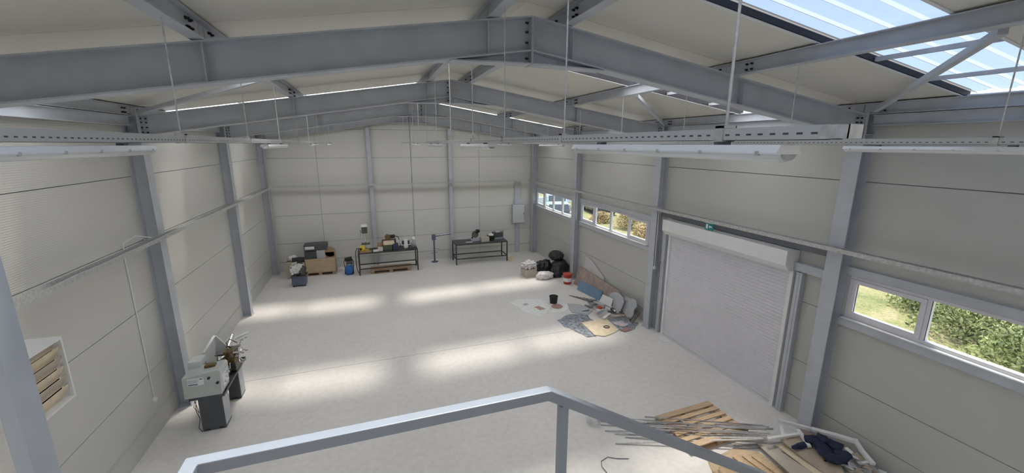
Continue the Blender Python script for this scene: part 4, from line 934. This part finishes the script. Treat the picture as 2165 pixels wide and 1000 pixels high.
# ------------------------------------------------------------------ near right: pallet, profiles and boards
pallet('pale wooden pallet lying near the right wall under the aluminium profiles', (10.12, 5.52, 0), math.radians(2), 1.42, .98, 6)
rr = random.Random(11); PE = []
for k in range(17):
    u = k/16
    p = Vector((8.40+rr.uniform(-.15,.45), 6.45-.75*u, .014)); q = Vector((11.15+rr.uniform(-.35,.15), 4.96-.24*u, .20+.004*(k%2)))
    if k % 3 == 0: p = Vector((9.05+rr.uniform(-.1,.1), 5.98-.42*u, .185)); q = q+Vector((0,0,.05))
    w_ = rr.choice([.018,.022,.03])
    solo(MB().bar(p, q, w_, .014 if k % 2 else .022), 'metal_profile', 'zinc' if k % 3 else 'chrome', 'long thin metal profile lying across the pale pallet', 'metal profile', 'metal profiles on the pallet')
for k, (a, b) in enumerate((((10.35,4.92,.02),(11.45,4.66,.04)), ((10.30,4.86,.02),(11.35,4.60,.04)))):
    solo(MB().bar(a, b, .03, .02), 'metal_profile', 'zinc', 'short metal profile on the floor between pallet and boards', 'metal profile', 'short profiles by the pallet')
def strip(pts, w_, h, m, lab, name='frame_strip', grp=None):
    mb = MB()
    for i in range(len(pts)-1):
        a, b = Vector(pts[i]), Vector(pts[i+1]); d = (b-a).normalized()*w_/2; mb.bar(a-(d if i else d*0), b+d*0, w_, h)
    return solo(mb, name, m, lab, 'frame piece', grp)
sheet('light_board', [(9.60,4.78),(10.30,4.88),(10.66,4.66),(10.68,4.00),(9.70,3.90),(9.30,4.2)], .001, 'ply', 'pale plywood sheet lying between the pallet and the rubble heap', 'board', .02, 0, 12)
for k, (x0_, y0_) in enumerate(((9.95,4.72),(10.12,4.70),(10.30,4.66),(10.46,4.60))):
    solo(MB().bar((x0_, y0_, .035), (x0_+.10, y0_-.95, .035), .09, .022), 'pine_plank', 'wood', ('leftmost','second','third','rightmost')[k]+' of four pale planks on the plywood sheet', 'plank', 'pine planks')
solo(MB().blob((9.62,4.25,.06), (.25,.30,.07), .5, 4, 3, .022, 12), 'wood_shavings', 'wood', 'heap of pale wood shavings beside the planks', 'shavings')
solo(MB().prism([(10.76,4.80,.05),(10.96,4.76,.06),(10.86,3.60,.22),(10.50,3.62,.16)], .014, (0,0,1)), 'board', 'mdf2', 'narrow beige board, leftmost in the near rubble heap', 'board')
solo(MB().prism([(10.98,4.60,.12),(11.12,4.56,.13),(11.06,3.60,.25),(10.84,3.62,.22)], .014, (0,0,1)), 'board', 'cream', 'narrow cream board second from the left in the near rubble heap', 'board')
pts = [(11.06,4.58,.22),(11.42,4.52,.24),(11.55,4.20,.25),(11.52,3.85,.25),(11.20,3.55,.24),(10.98,3.55,.24),(11.0,4.1,.23)]
solo(MB().prism([Vector(p)+Vector((0,0,0)) for p in pts], .014, (0,0,1)), 'board', 'mdf', 'broad grey-brown board with a small hole on top of the near rubble heap', 'board')
solo(MB().cyl((11.27,3.92,.262),(11.27,3.92,.266), .022, 12), 'knot_cap', 'black', 'small black disc on the broad grey-brown board', 'disc')
solo(MB().prism([(11.34,4.62,.14),(11.75,4.72,.18),(12.02,4.05,.24),(11.50,3.95,.20)], .014, (0,0,1)), 'board', 'brownboard', 'brown board behind the navy cloth in the near rubble heap', 'board')
strip([(11.44,4.92,.30),(11.86,4.46,.30)], .06, .05, 'white', 'white frame strip pointing at the nearest right column')
strip([(11.40,4.84,.24),(11.12,4.55,.22)], .06, .04, 'white', 'short white frame strip at the left of the white triangle')
strip([(10.82,4.64,.26),(11.50,4.50,.31)], .055, .04, 'white', 'white frame strip forming the base of the white triangle')
strip([(11.52,4.60,.31),(11.30,4.22,.30)], .06, .04, 'white', 'short white frame strip across the broad grey-brown board')
strip([(11.74,4.50,.34),(11.95,4.20,.37),(12.12,3.98,.37)], .09, .05, 'white', 'thick white frame strip along the right wall over the rubble heap')
strip([(12.14,4.02,.38),(11.98,3.80,.36),(11.85,3.55,.34)], .065, .05, 'white', 'white frame corner turning towards the viewer at the right wall')
mb = MB(); P = [(11.44,4.40),(11.72,4.32),(11.80,4.08),(11.62,3.80),(11.40,3.72),(11.26,3.80),(11.34,4.02),(11.42,4.14)]
for k in range(len(P)-0):
    x_, y_ = P[k]; mb.blob((x_*.72+11.53*.28, y_*.72+4.05*.28, .335), (.14,.12,.045), .5, 4, 2, .275, k)
solo(mb, 'navy_cloth', 'navy', 'crumpled navy blue cloth thrown over the near rubble heap', 'cloth')
solo(MB().blob((11.22,4.30,.285), (.24,.06,.025), .4, 4, 3, .256, 3), 'cloth_sleeve', 'navy', 'thin dark strap stretched from the navy cloth over the boards', 'strap')
rr = random.Random(21)
for k in range(34):
    cx, cy = rr.uniform(11.45, 12.10), rr.uniform(3.35, 3.95); L_, w_, a = rr.uniform(.10,.30), rr.uniform(.04,.12), rr.uniform(0,3.14)
    ax = Vector((math.cos(a), math.sin(a), rr.uniform(-.5,.5))).normalized(); ay = ax.cross(Vector((0,0,1))).normalized()
    solo(MB().obox((cx, cy, .12+.2*rr.random()), (ax, ay, ax.cross(ay)), (L_/2, w_/2, .008)), 'scrap_piece', rr.choice(['white','greybox','mdf2','paper','pvc','mdf']), 'small pale offcut at the right wall end of the near rubble heap', 'scrap', 'offcuts in the near rubble heap')
solo(MB().blob((11.72,3.75,.08), (.40,.45,.14), .4, 3, 3, .002, 31), 'rubble', 'greybox', kind='stuff', label='grey rubble under the pale offcuts at the right wall', cat='rubble')
# crumpled clear film and bent wire on the open floor
solo(MB().blob((8.19,6.35,.07), (.13,.12,.09), .7, 5, 3, .002, 6), 'film_ball', 'clear', 'crumpled ball of clear film on the floor beyond the stair rail', 'plastic film')
solo(MB().tube([(8.30,5.29,.008),(8.10,5.36,.010),(7.96,5.45,.008),(7.80,5.40,.008),(7.74,5.28,.010),(7.76,5.02,.008)], .007, 6), 'bent_wire', 'steel_dk', 'thin bent wire lying on the floor beyond the stair rail', 'wire')
# ------------------------------------------------------------------ outside, seen through the ribbon windows
solo(MB().box((W+.15, -30, -.4), (W+110, 120, -.12)), 'ground', 'ground', kind='structure')
def shrub(loc_, r, h, lab, m='leaf', seed=0, n=2600):
    t = thing('shrub', lab, 'shrub', loc_, 0, 'shrubs outside the windows'); R_ = random.Random(seed)
    mb = MB()
    for i in range(n):
        a = R_.uniform(0, 6.283); u = R_.random()**.5; zz = R_.random()
        k = 1-.5*zz; p = Vector((math.cos(a)*u*r*k, math.sin(a)*u*r*k, zz*h*(1-.25*u)+.02)); p += Vector((R_.gauss(0,.05),R_.gauss(0,.05),0))
        d = Vector((R_.gauss(0,1), R_.gauss(0,1), R_.uniform(.2,1.2))).normalized(); e = d.orthogonal().normalized(); s_ = R_.uniform(.04,.09)
        mb.add([p, p+(d*1.0+e*.45)*s_, p+d*s_*2, p+(d*1.0-e*.45)*s_], [(0,1,2,3)], False)
    part(mb, 'foliage', m, t); mb = MB()
    for i in range(7):
        a = i*.9; mb.cyl((0,0,0), (math.cos(a)*r*.5, math.sin(a)*r*.5, h*.7), .02, 6, .006)
    part(mb, 'stems', 'bark', t); return t
SH = [((19.6,4.4,-.12),1.5,1.3,'green shrub furthest right, seen through the wide near pane','leaf'), ((21.0,6.3,-.12),1.5,1.4,'green shrub seen at the left of the wide near pane','leaf'),
      ((20.2,2.6,-.12),1.5,1.5,'green shrub at the right edge of the near window view','leaf'), ((22.4,8.0,-.12),1.2,1.1,'green shrub seen through the small near sash','leaf'),
      ((22.5,4.2,-.12),1.6,1.6,'taller green shrub behind the others beyond the near window','leaf'),
      ((19.5,19.8,-.12),1.1,1.2,'tan dry shrub seen through the right pane of the second ribbon window','leafdry'), ((21.0,23.6,-.12),1.2,1.4,'tan dry shrub seen through the third pane of the second ribbon window','leafdry'),
      ((20.4,26.3,-.12),1.0,.8,'tan dry shrub nearest the dark car','leafdry'), ((22.6,20.6,-.12),1.4,1.5,'olive shrub behind the dry shrubs','leaf')]
for k, (l_, r_, h_, lab, m_) in enumerate(SH): shrub(l_, r_, h_, lab, m_, k)
def car(loc_, rz_, m, lab):
    t = thing('car', lab, 'car', loc_, rz_); w_ = .88
    prof = [(-2.1,.25),(-2.15,.55),(-2.05,.80),(-1.35,.90),(-.75,1.38),(.65,1.42),(1.45,1.0),(2.05,.92),(2.12,.55),(2.08,.25)]
    part(MB().prism([(x,-w_,z) for x,z in prof], 2*w_, (0,1,0)), 'body', m, t, .05)
    part(MB().prism([(-1.22,-w_-.008,.93),(-.72,-w_-.008,1.31),(.60,-w_-.008,1.34),(1.25,-w_-.008,.99)], 2*w_+.016, (0,1,0)), 'side_window', 'carglass', t)
    part(MB().prism([(-1.36,-.72,.925),(-.80,-.72,1.38),(-.84,-.72,1.40),(-1.40,-.72,.93)], 1.44, (0,1,0)), 'windscreen', 'carglass', t)
    part(MB().prism([(.72,-.72,1.41),(1.42,-.72,1.04),(1.46,-.72,1.05),(.74,-.72,1.44)], 1.44, (0,1,0)), 'rear_window', 'carglass', t)
    for x in (-1.35, 1.3):
        for s in (-1, 1): part(MB().cyl((x, s*.72, .32), (x, s*.90, .32), .32, 20), 'wheel', 'tyre', t)
    return t
car((19.5, 32.4, -.12), 1.2, 'carblue', 'bright blue car parked outside, seen through the far corner window')
car((17.3, 27.6, -.12), 1.3, 'cardark', 'dark car parked outside, nearest to the far corner window')
car((22.6, 30.6, -.12), 1.4, 'cardark', 'dark car parked outside, seen through the left pane of the second window')
# white perimeter strip seen through the far corner window
solo(MB().box((16.0, 36.5, -.12), (30, 36.9, .5)), 'low_wall', 'white', 'low white wall behind the parked cars outside', 'wall')
